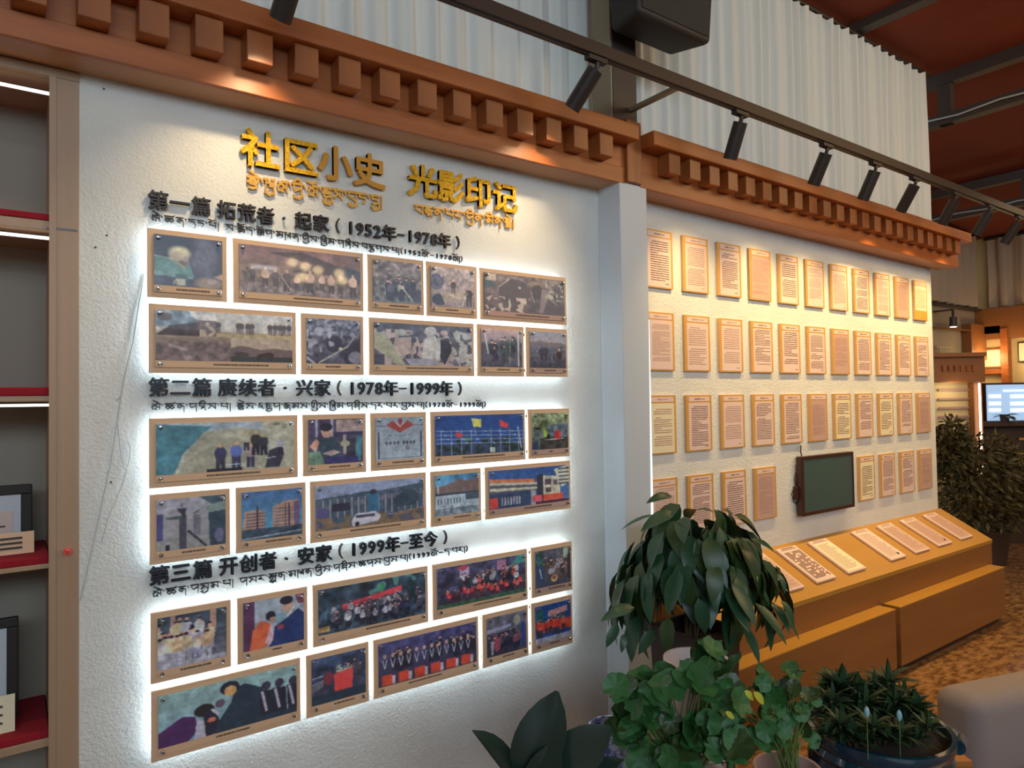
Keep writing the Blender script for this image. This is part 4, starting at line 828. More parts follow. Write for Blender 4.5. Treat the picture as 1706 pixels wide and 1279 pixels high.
# ------------------------------------------------------------------ track and spotlights
TY, TZ = -.487, 3.075
t = thing('lighting_track', (2.6, TY, TZ), 'long dark ceiling lighting track running in front of the curtains', 'lighting track')
obj('rail', G().box(-1.2, 7.4, TY-.020, TY+.020, TZ-.016, TZ+.036), 'trackdark', t, bevel=.003)
obj('rail_groove', G().box(-1.2, 7.4, TY-.008, TY+.008, TZ-.020, TZ-.012), 'blackmetal', t)
for bxp in (2.43, -.6): obj('bracket_arm', G().box(bxp-.012, bxp+.012, TY, -.04 if bxp < 0 else -.14, TZ+.002, TZ+.022), 'steelpale', t)
def hollow(a, b, r, ri, n=20):
    g = G(); d = (b-a)/np.linalg.norm(b-a); u = np.cross(d, (1, 0, 0)); u /= np.linalg.norm(u); v = np.cross(d, u); vs = []
    for p, rr in ((a, r), (b, r), (b, ri), (b-d*.05, ri)): vs += [p+rr*(math.cos(2*PI*k/n)*u+math.sin(2*PI*k/n)*v) for k in range(n)]
    fs = [(i*n+k, i*n+(k+1) % n, (i+1)*n+(k+1) % n, (i+1)*n+k) for i in range(3) for k in range(n)]+[tuple(range(n))[::-1], tuple(3*n+k for k in range(n))]
    g.sm = True; return g.add(vs, fs)
lamps = [(-.45, (.0, .62, -.78), 0), (.69, (-.12, .62, -.78), 0), (1.90, (-.22, .62, -.76), 0), (2.84, (.06, .42, -.90), 1), (3.60, (.04, .48, -.87), 1), (4.13, (.0, .45, -.89), 1), (4.63, (.15, .58, -.80), 1), (5.22, (.1, .55, -.83), 1), (5.80, (.0, .55, -.83), 1), (6.35, (.0, .55, -.83), 2)]
WARM = (1.0, .76, .44)
ll = ['spotlight out of the way at the start of the track', 'spotlight cut by the top frame edge, nearest the bookcase', 'tilted spotlight just before the steel column', 'nearly upright spotlight, first one past the steel column', 'spotlight second past the steel column', 'spotlight third past the steel column', 'spotlight fourth past the steel column, near the curtain end', 'spotlight fifth past the steel column, at the curtain edge', 'spotlight sixth past the steel column, in front of the dark truss', 'farthest spotlight on the track']
for i, (X, d, kd) in enumerate(lamps):
    d = np.array(d); d = d/np.linalg.norm(d); top = np.array([X, TY, TZ-.055])
    t = thing('track_spotlight', (X, TY, TZ-.02), ll[i], 'spotlight', 'black spotlights on the track')
    obj('track_adapter', G().box(X-.055, X+.045, TY-.016, TY+.016, TZ-.038, TZ-.018), 'blackmetal', t, bevel=.002)
    g = G(); g.tube([(X, TY, TZ-.036), tuple(top), tuple(top+d*.03)], .010, 8); obj('stem', g, 'blackmetal', t)
    a = top+d*.012; b = top+d*.185
    g = hollow(a, b, .034, .028); obj('lamp_body', g, 'blackmetal', t)
    g = G(); g.tube([b-d*.05, b-d*.045], .0275, 16); obj('lens', g, 'lens', t)
    pw = {0: 16, 1: 43, 2: 10}[kd]
    aim = np.array(d)
    if kd == 1: aim = np.array([d[0]*.5+(.14 if i == 3 else 0), .21, -.98])
    if kd == 0: aim = np.array([d[0]*.6, .42, -.90])
    sp_ = spot('spot_lamp', tuple(b+d*.012), tuple(aim), pw, 100 if kd else 92, 1.0, WARM if kd == 0 else (1.0, .70, .28), .018); sp_.parent = t; sp_.location = Vector(b+d*.012)-t.location

# black loudspeaker on the column
t = thing('loudspeaker', (2.8, -.4, 3.4), 'black loudspeaker mounted high beside the steel column', 'loudspeaker')
p0, p1 = aY(1062, 32, -.42), aY(1186, 64, -.42)
zb = float(p0[2]+p1[2])/2; xa, xb = float(p0[0]), float(p1[0])
g = G(); tp = .06
g.add([(xa, -.42, zb), (xb, -.42, zb), (xb-.05, -.2, zb+.02), (xa+.05, -.2, zb+.02), (xa, -.42, zb+.55), (xb+tp, -.42, zb+.55), (xb, -.2, zb+.5), (xa, -.2, zb+.5)], [(0, 3, 2, 1), (4, 5, 6, 7), (0, 1, 5, 4), (1, 2, 6, 5), (2, 3, 7, 6), (3, 0, 4, 7)])
obj('cabinet', g, 'speaker', t, bevel=.03, seg=4)
g = G(); g.add([(xa+.03, -.424, zb+.03), (xb-.03, -.424, zb+.03), (xb+.02, -.424, zb+.52), (xa+.03, -.424, zb+.52)], [(0, 1, 2, 3)]); g.add([(xa+.03, -.418, zb+.03), (xb-.03, -.418, zb+.03), (xb+.02, -.418, zb+.52), (xa+.03, -.418, zb+.52)], [(3, 2, 1, 0)]); obj('grille', g, 'grille', t)
obj('mount_arm', G().bar((2.42, -.15, zb+.3), (xa+.15, -.22, zb+.3), .03, .03), 'blackmetal', t)
obj('mount_arm', G().bar((2.42, -.15, zb+.1), (xa+.15, -.22, zb+.1), .03, .03), 'blackmetal', t)

# ------------------------------------------------------------------ plants
def leafmesh(name, L, Wd, m, seg=6, fold=.25, droop=.25, tip=1.0, prof=None):
    vs = []; fs = []
    for i in range(seg+1):
        s = i/seg; wv = Wd/2*(math.sin(PI*min(1, s**.8))**.8 if prof is None else prof[i]); z = -droop*L*s*s; y = L*s*(1-.12*droop*s)
        if i == seg and prof is None: wv = 0
        vs += [(-wv, y, z+fold*wv), (0, y, z), (wv, y, z+fold*wv)]
    for i in range(seg):
        a = i*3; fs += [(a, a+1, a+4, a+3), (a+1, a+2, a+5, a+4)]
    me = bpy.data.meshes.new(name); me.from_pydata(vs, [], fs); me.materials.append(M[m]); me.polygons.foreach_set('use_smooth', [True]*len(fs)); me.update(); return me
def place(me, name, parent, p, d, nup, s=1.0):
    """leaf at world point p, tip direction d, upper side towards nup"""
    y = Vector(d).normalized(); z = Vector(nup); z = (z-y*z.dot(y))
    if z.length < 1e-4: z = Vector((1, 0, 0))-y*y.x
    z.normalize(); x = y.cross(z)
    o = bpy.data.objects.new(name, me); C.objects.link(o); o.parent = parent; off = origin(parent)
    o.matrix_local = Matrix.Translation(Vector(p)-off) @ Matrix((x, y, z)).transposed().to_4x4() @ Matrix.Scale(s, 4)
    return o
cdir = np.array([0, -CD, CH])
# tall plant in a dark square planter
pc = at(1158, 1100, 2.93); PX, PY = float(pc[0]), float(pc[1])
t = thing('tall_potted_plant', (PX, PY, 0), 'tall drooping leafy plant in a dark square planter beside the pilaster', 'potted plant')
h = .72; g = G(); a, b = .105, .135
ang = .0
def sq(r, z): return [(PX+r*math.cos(ang+PI/4+k*PI/2)*1.414, PY+r*math.sin(ang+PI/4+k*PI/2)*1.414, z) for k in range(4)]
g.add(sq(a, 0)+sq(b, h)+sq(b-.018, h)+sq(b-.022, h-.06), [(3, 2, 1, 0)]+[(i, (i+1) % 4, 4+(i+1) % 4, 4+i) for i in range(4)]+[(4+i, 4+(i+1) % 4, 8+(i+1) % 4, 8+i) for i in range(4)]+[(8+i, 8+(i+1) % 4, 12+(i+1) % 4, 12+i) for i in range(4)])
obj('planter', g, 'planter', t, bevel=.005)
g = G(); g.add(sq(b-.02, h-.045), [(0, 1, 2, 3)]); g.add(sq(b-.02, h-.055), [(3, 2, 1, 0)]); obj('soil', g, 'soil', t)
lm = [leafmesh('leaf', 1, .42, 'leaf', droop=.35), leafmesh('leaf', 1, .46, 'leafb', droop=.5), leafmesh('leaf', 1, .36, 'leaf', droop=.15)]
rp = random.Random(5); cc = np.array([PX, PY, .93])
for i in range(13):
    a = rp.uniform(0, 2*PI); r = rp.uniform(.1, .33); z1 = rp.uniform(.95, 1.22)-r*.3
    p0 = np.array([PX+rp.uniform(-.04, .04), PY+rp.uniform(-.04, .04), h-.06]); p3 = np.array([PX+r*math.cos(a), PY+r*math.sin(a), z1])
    pm = (p0*.4+p3*.6)*np.array([1, 1, 0])+np.array([0, 0, z1*.9+.02]); pm[:2] = p0[:2]*.6+p3[:2]*.4
    g = G(); g.tube([p0, p0*.5+pm*.5+np.array([0, 0, .04]), pm, p3], .006, 6, .003); obj('stem', g, 'stem', t)
rgt = np.array([CR[0], CR[1], 0]); rgt /= np.linalg.norm(rgt); bak = np.array([fw[0], fw[1], 0]); bak /= np.linalg.norm(bak)
for i in range(288):
    u = rp.uniform(-1, 1); v = rp.uniform(-1, .6); zf_ = rp.uniform(0, 1)
    # crown: wide dome, leaves hanging
    th_ = rp.uniform(0, 2*PI); rad = math.sqrt(rp.uniform(.05, 1))
    ox = rad*math.cos(th_); oy = rad*math.sin(th_)
    top = 1.25-.30*rad**2.2; bot = .86-.08*rad
    z = bot+(top-bot)*rp.random()**.6
    base = np.array([PX, PY, 0])+rgt*(ox*.34+.015)+bak*(oy*.26)+np.array([0, 0, z])
    out = rgt*ox+bak*oy*.8; out = out/(np.linalg.norm(out)+1e-6)
    hgt = (z-bot)/(top-bot+1e-6)
    dn = -1.1+.95*max(0, (z-1.02)/.25)+rp.uniform(-.25, .3)
    d = out*rp.uniform(.35, .9)+np.array([rp.uniform(-.35, .35), rp.uniform(-.35, .35), dn])
    nn = out*.9+np.array([0, 0, .9])+np.array([rp.uniform(-.3, .3)]*3)
    L_ = rp.uniform(.13, .20)
    place(lm[rp.choice([0, 0, 0, 1, 1, 2]) if ox < .2 else rp.choice([1, 1, 0, 2])], 'leaf', t, base, d, nn, L_)
def between(me, name, parent, a, b, nn, L=1.0): 
    d = np.array(b)-np.array(a); return place(me, name, parent, a, d, nn, np.linalg.norm(d))
for a, b in (((1058, 1012), (1002, 1018)), ((1250, 898), (1296, 908)), ((1235, 895), (1283, 937)), ((1200, 848), (1222, 850)), ((1158, 850), (1187, 842)), ((1120, 826), (1080, 824)), ((1300, 1000), (1336, 1040)), ((1030, 1040), (1009, 1075)), ((1295, 955), (1316, 985)), ((1090, 1050), (1062, 1085)), ((1040, 1055), (1038, 1085))):
    between(lm[0], 'leaf', t, at(a[0], a[1], 2.75), at(b[0], b[1], 2.70), (0, -.5, 1))

# low wooden block and the pots standing on the floor
c1 = at(1620, 1267, 2.66); SZ = 0.0; zb_ = float(c1[2]); q = c1-rgt*.08+bak*.06
t = thing('wooden_block', (q[0], q[1], 0), 'low orange wood block on the floor between the blue jar and the sofa', 'stool')
obj('block_top', G().obox((q[0], q[1], zb_-.012), rgt*.08, bak*.06, (0, 0, .012)), 'stand', t, bevel=.003)
obj('block_body', G().obox((q[0], q[1], (zb_-.026)/2), rgt*.076, bak*.056, (0, 0, (zb_-.026)/2)), 'stand', t)
def pot(name, px_, dep, r, h, mk, lab, prof=None, cat='potted plant', z=None):
    p = at(px_, 1200, dep); X, Y = float(p[0]), float(p[1]); z = SZ if z is None else z
    t = thing(name, (X, Y, z), lab, cat)
    pr = prof or [(r*.68, 0), (r*.72, .01), (r*.98, h*.9), (r*1.04, h*.92), (r*1.04, h), (r*.94, h), (r*.90, h*.86)]
    g = G(); g.lathe((X, Y, z), pr, 40); obj('pot', g, mk, t)
    g = G(); g.lathe((X, Y, z), [(r*.92, h*.84), (.01, h*.86)], 24, capb=True, capt=True); obj('soil', g, 'soil', t)
    return t, X, Y, z+h
def disc_leaf(name, m, lobes=7):
    n = 22; vs = [(0, .0, 0)]; 
    for r, rr in ((1, .55), (2, 1.0)):
        for k in range(n):
            a = 2*PI*k/n; q = rr*(1+(.045*math.cos(lobes*a) if r == 2 else 0)+(.035*math.cos(21*a) if r == 2 else 0))
            notch = .7 if abs(a-1.5*PI) < .2 and r == 2 else 1
            vs.append((q*notch*math.cos(a)*.5, q*notch*math.sin(a)*.5, .10*rr*rr+.05*math.cos(lobes*a)*rr*rr))
    fs = [(0, 1+k, 1+(k+1) % n) for k in range(n)]+[(1+k, 1+n+k, 1+n+(k+1) % n, 1+(k+1) % n) for k in range(n)]
    me = bpy.data.meshes.new(name); me.from_pydata(vs, [], fs); me.materials.append(M[m]); me.polygons.foreach_set('use_smooth', [True]*len(fs)); me.update(); return me
dl_ = [disc_leaf('leaf', 'leafger'), disc_leaf('leaf', 'leafger', 5), disc_leaf('leaf', 'leafb')]
def geranium(t, X, Y, Z, spots, dep, size, seed, n_extra=0):
    rr = random.Random(seed)
    for (x, y, s) in spots:
        p = at(x, y, dep+rr.uniform(-.10, .10)); nn = np.array([-fw[0]*.75+rr.uniform(-.5, .5), -fw[1]*.75+rr.uniform(-.5, .5), .55+rr.uniform(-.3, .3)])
        d = np.array([rr.uniform(-1, 1), rr.uniform(-1, 1), rr.uniform(-.4, 1)])
        place(dl_[0 if rr.random() < .5 else 1] if rr.random() < .86 else dl_[2], 'leaf', t, p, d, nn, s*size)
        g = G(); b0 = np.array([X+rr.uniform(-.03, .03), Y+rr.uniform(-.03, .03), Z-.03]); m_ = (b0+p)/2+np.array([0, 0, .03]); g.tube([b0, m_, p-nn*.004], .0022, 5); obj('stem', g, 'stemg', t)
# white planter behind and blue-white pot
t, X, Y, Z = pot('white_planter', 1162, 2.55, .115, .72, 'whitepot', 'round white planter half hidden behind the bright geranium')
t2, X2, Y2, Z2 = pot('rubber_plant', 895, 2.08, .085, .42, 'pinkpot', 'rubber plant with thick dark paddle leaves at the bottom of the picture')
pad = leafmesh('leaf', 1, .50, 'leafdark', seg=8, fold=.35, droop=.12, prof=[.10, .52, .82, .96, 1.0, .96, .82, .55, .08])
pad2 = leafmesh('leaf', 1, .38, 'leafdark', seg=8, fold=.5, droop=.1, prof=[.12, .5, .8, .95, 1.0, .95, .8, .5, .05])
for a, b, me, nn in (((868, 1300), (928, 1160), pad, (-.5, -.8, .3)), ((872, 1330), (799, 1210), pad2, (.5, -.6, .4)), ((905, 1310), (1012, 1212), pad, (-.6, -.5, .5)), ((880, 1330), (928, 1243), pad, (-.6, -.7, .1)), ((930, 1330), (1035, 1262), pad2, (-.2, -.6, .8)), ((880, 1340), (860, 1285), pad2, (0, -1, .3))):
    between(me, 'leaf', t2, at(a[0], a[1], 2.05), at(b[0], b[1], 2.0), nn)
g = G(); g.tube([(X2, Y2, Z2-.04), tuple(at(885, 1325, 2.05))], .008, 6); obj('stem', g, 'stem', t2)
t3, X3, Y3, Z3 = pot('blue_white_jar', 1020, 2.50, .085, .50, 'bluepat', 'blue and white patterned jar between the rubber plant and the geranium', cat='jar')
rg = random.Random(12)
tg, XG, YG, ZG = pot('geranium', 1135, 2.25, .13, .46, 'pinkpot', 'bright green geranium spreading at the bottom centre of the picture')
sp1 = []
for (cx_, cy_, rx_, ry_, n_) in ((1180, 1118, 42, 42, 17), (1190, 1085, 22, 12, 4), (1058, 1140, 32, 32, 9), (1098, 1160, 42, 38, 14), (1070, 1200, 45, 36, 13), (1150, 1200, 50, 32, 12), (1205, 1160, 40, 36, 9), (1100, 1250, 70, 32, 16), (1180, 1250, 50, 36, 14), (1230, 1190, 34, 30, 8), (1045, 1190, 20, 24, 3), (1236, 1240, 30, 30, 7)):
    for i in range(n_):
        a = rg.uniform(0, 2*PI); q = math.sqrt(rg.random()); x_, y_ = cx_+rx_*q*math.cos(a), cy_+ry_*q*math.sin(a)
        if 1133 < x_ < 1175 and 1150 < y_ < 1190: continue
        sp1.append((x_, y_, rg.uniform(.75, 1.25)))
geranium(tg, XG, YG, ZG, sp1, 2.18, .088, 3)
yl = leafmesh('leaf', 1, .4, 'leafyel', droop=.3)
for a, b in (((1255, 1152), (1280, 1175)), ((1208, 1185), (1228, 1198)), ((1240, 1150), (1262, 1168))): between(yl, 'leaf', tg, at(a[0], a[1], 2.0), at(b[0], b[1], 2.0), (-.5, -.8, .6))
tk, XK, YK, ZK = pot('ivy_geranium', 1310, 2.30, .105, .45, 'pinkpot', 'smaller thin-stemmed plant in a pink rimmed pot before the blue jar')
sp2 = []
for (cx_, cy_, rx_, ry_, n_) in ((1268, 1115, 10, 10, 2), (1322, 1120, 14, 14, 4), (1290, 1145, 40, 14, 9), (1335, 1170, 26, 22, 7), (1270, 1205, 34, 40, 9), (1325, 1215, 32, 36, 9), (1290, 1180, 30, 22, 5)):
    for i in range(n_):
        a = rg.uniform(0, 2*PI); q = math.sqrt(rg.random()); sp2.append((cx_+rx_*q*math.cos(a), cy_+ry_*q*math.sin(a), rg.uniform(.6, 1.1)))
geranium(tk, XK, YK, ZK, sp2, 2.24, .068, 9)
# blue glazed bowl with succulents
p = at(1462, 1200, 2.50); XB, YB = float(p[0]), float(p[1])
rB = .245; hB = .49
tb = thing('succulent_bowl', (XB, YB, SZ), 'glossy dark blue glazed jar full of dark strap-leaved succulents', 'potted plant')
g = G(); g.lathe((XB, YB, SZ), [(rB*.55, 0), (rB*.62, .02), (rB*.84, hB*.35), (rB*.95, hB*.6), (rB*.97, hB*.74), (rB*.93, hB*.80), (rB*.97, hB*.84), (rB*.93, hB*.88), (rB*.97, hB*.92), (rB*1.0, hB*.96), (rB*1.0, hB), (rB*.93, hB), (rB*.90, hB*.90)], 56); obj('bowl', g, 'bluepot', tb)
g = G(); g.lathe((XB, YB, SZ), [(rB*.91, hB*.92), (rB*.5, hB*.97), (.01, hB*1.0)], 24, capb=True, capt=True); obj('soil', g, 'soil', tb)
g = G(); q = np.array([XB, YB, SZ+hB*.90])+rgt*rB*.98; g.tube([q+bak*.07, q+rgt*.03+bak*.045, q+rgt*.035-bak*.03, q+rgt*.0-bak*.07], .028, 12); obj('handle', g, 'bluepot', tb)
st = leafmesh('leaf', 1, .2, 'leafsucc', seg=5, fold=.5, droop=.35)
st2 = leafmesh('leaf', 1, .42, 'leafsucc', seg=4, fold=.6, droop=.2)
ros = [(1400, 1140, .12), (1478, 1130, .12), (1440, 1165, .11), (1385, 1185, .10), (1520, 1175, .10), (1455, 1205, .10), (1500, 1215, .09), (1545, 1205, .08), (1415, 1215, .09), (1370, 1155, .09), (1505, 1150, .09), (1430, 1185, .10), (1475, 1180, .10), (1400, 1200, .09), (1530, 1195, .08), (1385, 1160, .10), (1425, 1150, .11), (1455, 1145, .11), (1490, 1160, .10), (1540, 1185, .07), (1475, 1222, .08), (1435, 1225, .08), (1375, 1215, .08), (1525, 1222, .08)]
for k, (x_, y_, L_) in enumerate(ros):
    cpt = at(x_, y_+12, 2.46+(.10 if y_ < 1160 else (-.10 if y_ > 1195 else .02)))
    for j in range(22):
        a = j*2.4; e = .15+1.2*(j/25.); d = np.array([math.cos(a)*math.cos(e), math.sin(a)*math.cos(e), math.sin(e)])
        place(st if k % 4 else st2, 'leaf', tb, cpt+d*.004, d, (0, 0, 1) if e < 1.1 else (math.cos(a), math.sin(a), .2), L_*rg.uniform(.7, 1.0))
    g = G(); g.tube([cpt, (cpt[0]*.75+XB*.25, cpt[1]*.75+YB*.25, SZ+hB*.95)], .006, 6); obj('stem', g, 'stem', tb)
for x_, y_ in ((1444, 1184), (1498, 1190)):
    p = at(x_, y_, 2.30); tg_ = thing('glass_bead', tuple(p), 'pale blue glass bead among the succulents, %s' % ('above the bowl centre' if x_ < 1470 else 'towards the bowl handle'), 'bead')
    g = G(); g.lathe(tuple(p), [(.002, -.022), (.008, -.012), (.009, 0), (.006, .01), (.001, .016)], 10, capt=True); obj('bead', g, 'seed', tg_)
    g = G(); g.tube([p+np.array([0, 0, -.02]), p+np.array([0, 0, -.16])], .0015, 5); obj('stick', g, 'stemg', tg_)

# grey sofa
A = at(1630, 1168, 2.83); Bq = at(1756, 1145, 2.97); zt = float(A[2]+Bq[2])/2
u = (Bq-A); u[2] = 0; u = u/np.linalg.norm(u); v = np.array([-u[1], u[0], 0]); v = v if v@bak > 0 else -v
t = thing('sofa', (float(A[0]+u[0]*.6+v[0]*.3), float(A[1]+u[1]*.6+v[1]*.3), 0), 'grey fabric upholstered seat at the lower right corner', 'sofa'); t['label'] = 'low grey fabric upholstered seat beyond the blue jar'
m_ = A+u*.65+v*.11
obj('seat_cushion', G().obox((m_[0], m_[1], (zt+.06)/2), u*.66, v*.11, (0, 0, (zt-.06)/2)), 'sofa', t, bevel=.07, seg=6)
for sx_ in (-.6, .6):
    for sy_ in (-.06, .06): q = m_+u*sx_+v*sy_; g = G(); g.tube([(q[0], q[1], 0), (q[0], q[1], .09)], .02, 10); obj('leg', g, 'darkcab', t)

# ------------------------------------------------------------------ far part of the room
def face(x0, y0, x1, y1, dep, th, z0=None):
    """box facing the camera between two picture corners at a depth"""
    a, b = at(x0, y0, dep), at(x1, y1, dep); zt_, zb_ = float(a[2]), float(b[2]) if z0 is None else z0
    c = (a+b)/2; c[2] = (zt_+zb_)/2; hw = abs((b-a)@rgt)/2
    return c+bak*th/2, rgt*hw, bak*th/2, np.array([0, 0, (zt_-zb_)/2])
t = thing('display_cabinet', tuple(at(1601, 800, 7.5)*np.array([1, 1, 0])), 'tall orange wood display panel with a lit edge beyond the wall end', 'display cabinet')
obj('frieze', G().obox(*face(1545, 592, 1642, 636, 7.45, .35)), 'farwood', t, bevel=.01)
obj('cap', G().obox(*face(1543, 588, 1644, 593, 7.40, .42)), 'farwood', t)
fr = None
for i in range(6):
    q = face(1571+i*10, 608, 1576+i*10, 618, 7.43, .02); obj('dentil', G().obox(*q), 'wood2', t)
obj('post', G().obox(*face(1624, 636, 1642, 900, 7.5, .3, 0)), 'farwood', t)
obj('led_or_glow_strip', G().obox(*face(1633, 638, 1637, 790, 7.47, .02)), 'ledwarm', t)
obj('panel', G().obox(*face(1545, 636, 1625, 860, 7.6, .05)), 'farwall', t)
g = G()
for i in range(9): g.obox(*face(1564, 648+i*15, 1616, 650.5+i*15, 7.585, .01))
ptx('printed_text', g, 'inklight', t)
t = thing('television', tuple(at(1690, 700, 7.9)*np.array([1, 1, 0])), 'lit blue television on the dark counter beyond the display panel', 'television')
obj('bezel', G().obox(*face(1642, 638, 1760, 700.5, 7.76, .06)), 'bezel', t)
obj('screen', G().obox(*face(1645, 641, 1757, 699, 7.74, .02)), 'tv', t)
g = G()
for i, y_ in enumerate((657, 669, 680)): g.obox(*face(1648, y_, 1668, y_+6, 7.73, .008)); g.obox(*face(1684, y_, 1712, y_+6, 7.73, .008))
g.obox(*face(1672, 649, 1706, 652, 7.73, .008)); obj('menu_boxes', g, 'tvw', t)
t = thing('counter', tuple(at(1690, 800, 7.95)*np.array([1, 1, 0])), 'dark wood counter carrying the lit television', 'counter')
obj('body', G().obox(*face(1640, 708, 1790, 900, 7.75, .6, 0)), 'darkcab', t)
obj('counter_top', G().obox(*face(1638, 702, 1792, 708, 7.66, .7)), 'darkcab', t)
g = G()
for y_, mk in ((729, 0), (752, 0), (770, 0), (790, 0), (803, 0)): g.obox(*face(1698, y_, 1706, y_+4, 7.74, .01))
obj('gilt_marks', g, 'goldflat', t)
t = thing('small_table_plant', tuple(at(1672, 700, 7.6)), 'small dark plant standing in front of the lit television', 'potted plant')
for i in range(14):
    a = rp.uniform(0, 2*PI); d = np.array([math.cos(a)*.9, math.sin(a)*.9, rp.uniform(.05, .9)]); place(lm[1], 'leaf', t, at(1674, 695, 7.69), d, (0, 0, 1), .13)
g = G(); g.lathe(tuple(at(1674, 702, 7.69)), [(.04, 0), (.05, .08)], 14, capt=True); obj('pot', g, 'planter', t)
# bushy plant
pb = at(1640, 800, 6.9)*np.array([1, 1, 0]); 
t = thing('bushy_potted_plant', tuple(pb), 'big bushy olive plant standing past the bench end', 'potted plant')
g = G(); g.lathe(tuple(pb), [(.16, 0), (.2, .3), (.22, .32), (.2, .33)], 24, capt=True); obj('pot', g, 'planter', t)
g = G(); rr = random.Random(33)
proto = [(0, 0, 0), (-.17, .45, .05), (0, .5, 0), (.17, .45, .05), (0, 1, -.2)]
for i in range(3600):
    while True:
        q = np.array([rr.uniform(-1, 1) for _ in range(3)])
        if q@q < 1: break
    k = rr.random()
    c_ = pb+rgt*(q[0]*.46+(.02 if k < .7 else .12))+bak*q[1]*.35+np.array([0, 0, .80+q[2]*.50]) if k < .75 else pb+rgt*(-.30+q[0]*.16)+bak*q[1]*.15+np.array([0, 0, 1.12+q[2]*.34])
    y = Vector((q[0]+rr.uniform(-.6, .6), q[1]+rr.uniform(-.6, .6), rr.uniform(-1, .5))).normalized(); x = y.orthogonal().normalized(); x = (Matrix.Rotation(rr.uniform(0, 6), 3, y) @ x); z = x.cross(y); s = rr.uniform(.06, .12)
    g.add([tuple(c_+s*(np.array(x)*a+np.array(y)*b+np.array(z)*c)) for a, b, c in proto], [(0, 2, 1), (0, 3, 2), (1, 2, 4), (2, 3, 4)])
tag(obj('foliage', g, 'leaffar', t, smooth=False), kind='stuff')
for i in range(6): g = G(); g.tube([pb+np.array([0, 0, .3]), pb+rgt*rr.uniform(-.3, .3)+bak*rr.uniform(-.2, .2)+np.array([0, 0, rr.uniform(.8, 1.2)])], .012, 6, .006); obj('branch', g, 'stem', t)
l_ = bpy.data.lights.new('cabinet_fill', 'POINT'); l_.energy = 1.3; l_.color = (1, .84, .55); l_.shadow_soft_size = .05; lo_ = bpy.data.objects.new('cabinet_fill', l_); C.objects.link(lo_); lo_.location = at(1592, 650, 7.42)  # point light added to brighten the panel, besides its LED edge
# end wall: frieze, alcove frame, framed pictures
XE_ = 11.74
def we(x0, y0, x1, y1, th=.06, off=0.):
    a, b = aX(x0, y0, XE_-off), aX(x1, y1, XE_-off); return G().box(XE_-off-th, XE_-off, min(a[1], b[1]), max(a[1], b[1]), min(a[2], b[2]), max(a[2], b[2]))
struct('trim_1', we(1629, 517, 1900, 548, .12), 'farwood')
t = thing('alcove_frame', tuple(aX(1650, 640, 11.6)), 'orange wood surround of a warmly lit alcove on the far end wall', 'alcove')
obj('frame_post', we(1672, 548, 1687, 640, .14), 'wood', t); obj('frame_post', we(1629, 548, 1634, 640, .14), 'wood', t)
obj('frame_rail', we(1634, 546, 1672, 555, .12), 'wood', t); obj('frame_rail', we(1634, 616, 1676, 622, .08), 'wood', t)
for i, (a, b, c, d, lb) in enumerate(((1636, 582, 1671, 612, 'wide framed picture inside the far lit alcove'), (1697, 570, 1712, 603, 'dark framed picture on the far end wall beside the alcove'))):
    t = thing('framed_picture', tuple(aX((a+c)/2, d, XE_)), lb, 'picture')
    obj('frame', we(a, b, c, d, .04), 'bezel' if i else 'wood', t); obj('picture', we(a+2, b+2, c-2, d-2, .045), 'papercream', t)
def wr(x0, y0, x1, y1, th=.06):
    a, b = aY(x0, y0, 1.78), aY(x1, y1, 1.78); return G().box(min(a[0], b[0]), max(a[0], b[0]), 1.78-th, 1.78, min(a[2], b[2]), max(a[2], b[2]))
struct('trim_2', wr(1530, 505, 1629, 517, .10), 'steel')
struct('trim_3', wr(1530, 543, 1602, 552, .12), 'farwood')
struct('trim_4', wr(1602, 540, 1629, 600, .12), 'farwood')
t = thing('framed_picture', tuple(aY(1580, 600, 1.78)), 'grey framed picture on the recessed wall behind the display panel', 'picture')
obj('frame', wr(1556, 576, 1581, 600, .04), 'boardside', t); obj('picture', wr(1558, 579, 1579, 600, .05), 'fargrey', t)
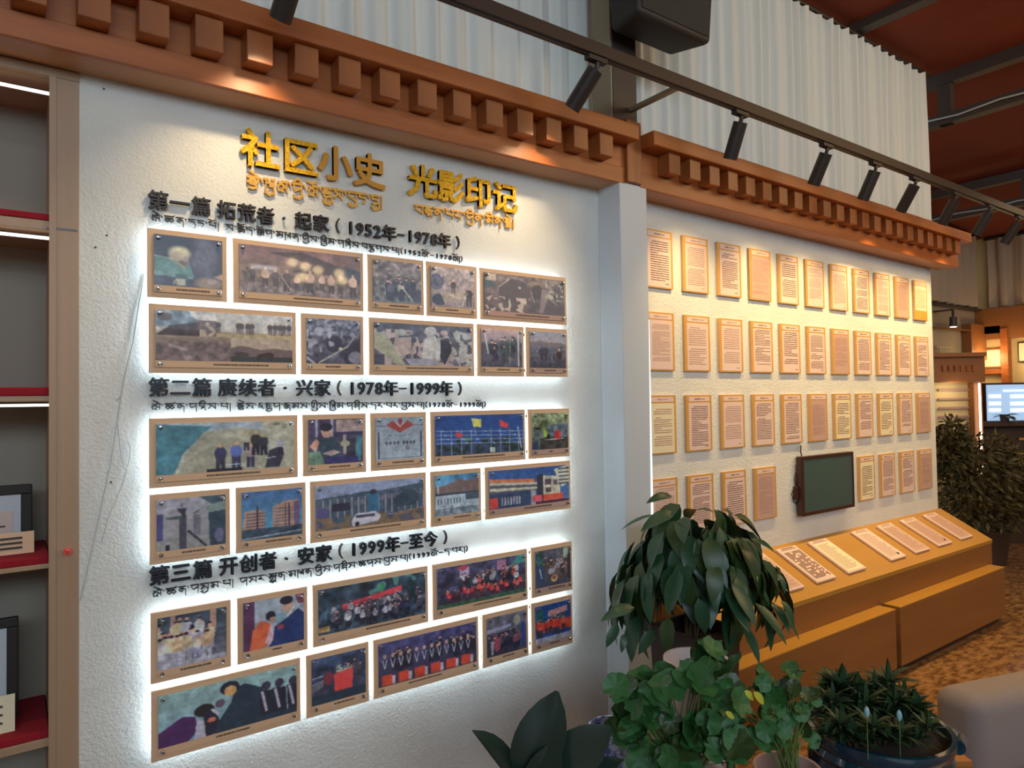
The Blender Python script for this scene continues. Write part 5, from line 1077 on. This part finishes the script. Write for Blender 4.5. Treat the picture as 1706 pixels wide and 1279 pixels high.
# small ceiling spot on the far wall
pq = at(1588, 533, 9.3)
t = thing('far_spotlight', tuple(pq), 'small lit spotlight hanging under the far wall trim', 'spotlight')
g = G(); g.tube([pq+np.array([0, 0, .14]), pq], .018, 6); obj('stem', g, 'steel', t)
g = G(); g.tube([pq+np.array([0, 0, .04]), pq-np.array([0, 0, .09])], .045, 12); obj('lamp_body', g, 'steel', t)
g = G(); g.tube([pq-np.array([0, 0, .09]), pq-np.array([0, 0, .096])], .04, 12); obj('lens', g, 'lens', t)
obj('hanger', G().box(pq[0]-.02, pq[0]+.02, pq[1], 1.78, pq[2]+.13, pq[2]+.15), 'steel', t)
l_ = bpy.data.lights.new('alcove_lamp', 'POINT'); l_.energy = 6; l_.color = (1, .72, .36); l_.shadow_soft_size = .1; lo_ = bpy.data.objects.new('alcove_lamp', l_); C.objects.link(lo_); lo_.location = aX(1652, 596, 11.45)
l_ = bpy.data.lights.new('alcove_lamp', 'POINT'); l_.energy = 6; l_.color = (1, .72, .36); l_.shadow_soft_size = .1; lo_ = bpy.data.objects.new('alcove_lamp', l_); C.objects.link(lo_); lo_.location = aX(1700, 590, 11.3)

# lamps across the room, mirrored in the glossy prints
def mirror(px_, py_, Y):
    d = _ray(px_, py_); return O0+d*((CD-.057)/d[1]) + np.array([d[0], -d[1], d[2]])*((-.057-Y)/d[1])
for i, (pts, lab) in enumerate((([(487, 437), (509, 444), (504, 462)], 'cluster of three warm bulbs mirrored in the wide sepia digging photo'), ([(530, 450), (565, 455), (570, 467)], 'second cluster of warm bulbs mirrored in the wide sepia digging photo'))):
    q = [mirror(a, b, -5.4) for a, b in pts]; c_ = sum(q)/3
    t = thing('pendant_lamp', (c_[0], c_[1], c_[2]), lab, 'lamp')
    for p in q:
        g = G(); g.lathe(tuple(p), [(.01, .05), (.045, .03), (.06, 0), (.045, -.03), (.01, -.05)][::-1], 14, capt=True); obj('bulb', g, 'bulb', t)
        g = G(); g.tube([p+np.array([0, 0, .04]), p*.5+c_*.5+np.array([0, 0, .3]), c_+np.array([0, 0, .5])], .008, 6); obj('arm', g, 'blackmetal', t)
    g = G(); g.tube([c_+np.array([0, 0, .5]), (c_[0], c_[1], 4.42)], .01, 6); obj('rod', g, 'blackmetal', t)
a, b = mirror(418, 443, -5.2), mirror(462, 448, -5.2); b[2] = a[2] = (a[2]+b[2])/2
t = thing('tube_light', tuple((a+b)/2), 'white tube light mirrored in the wide sepia digging photo', 'lamp')
g = G(); g.tube([a, b], .016, 8); obj('tube', g, 'tube', t)
g = G(); g.box(min(a[0], b[0])-.03, max(a[0], b[0])+.03, a[1]-.03, a[1]+.03, a[2]+.018, a[2]+.05); obj('fitting', g, 'paint', t)
g = G(); g.tube([(a+b)/2+np.array([0, 0, .04]), ((a[0]+b[0])/2, a[1], 4.42)], .005, 6); obj('rod', g, 'blackmetal', t)
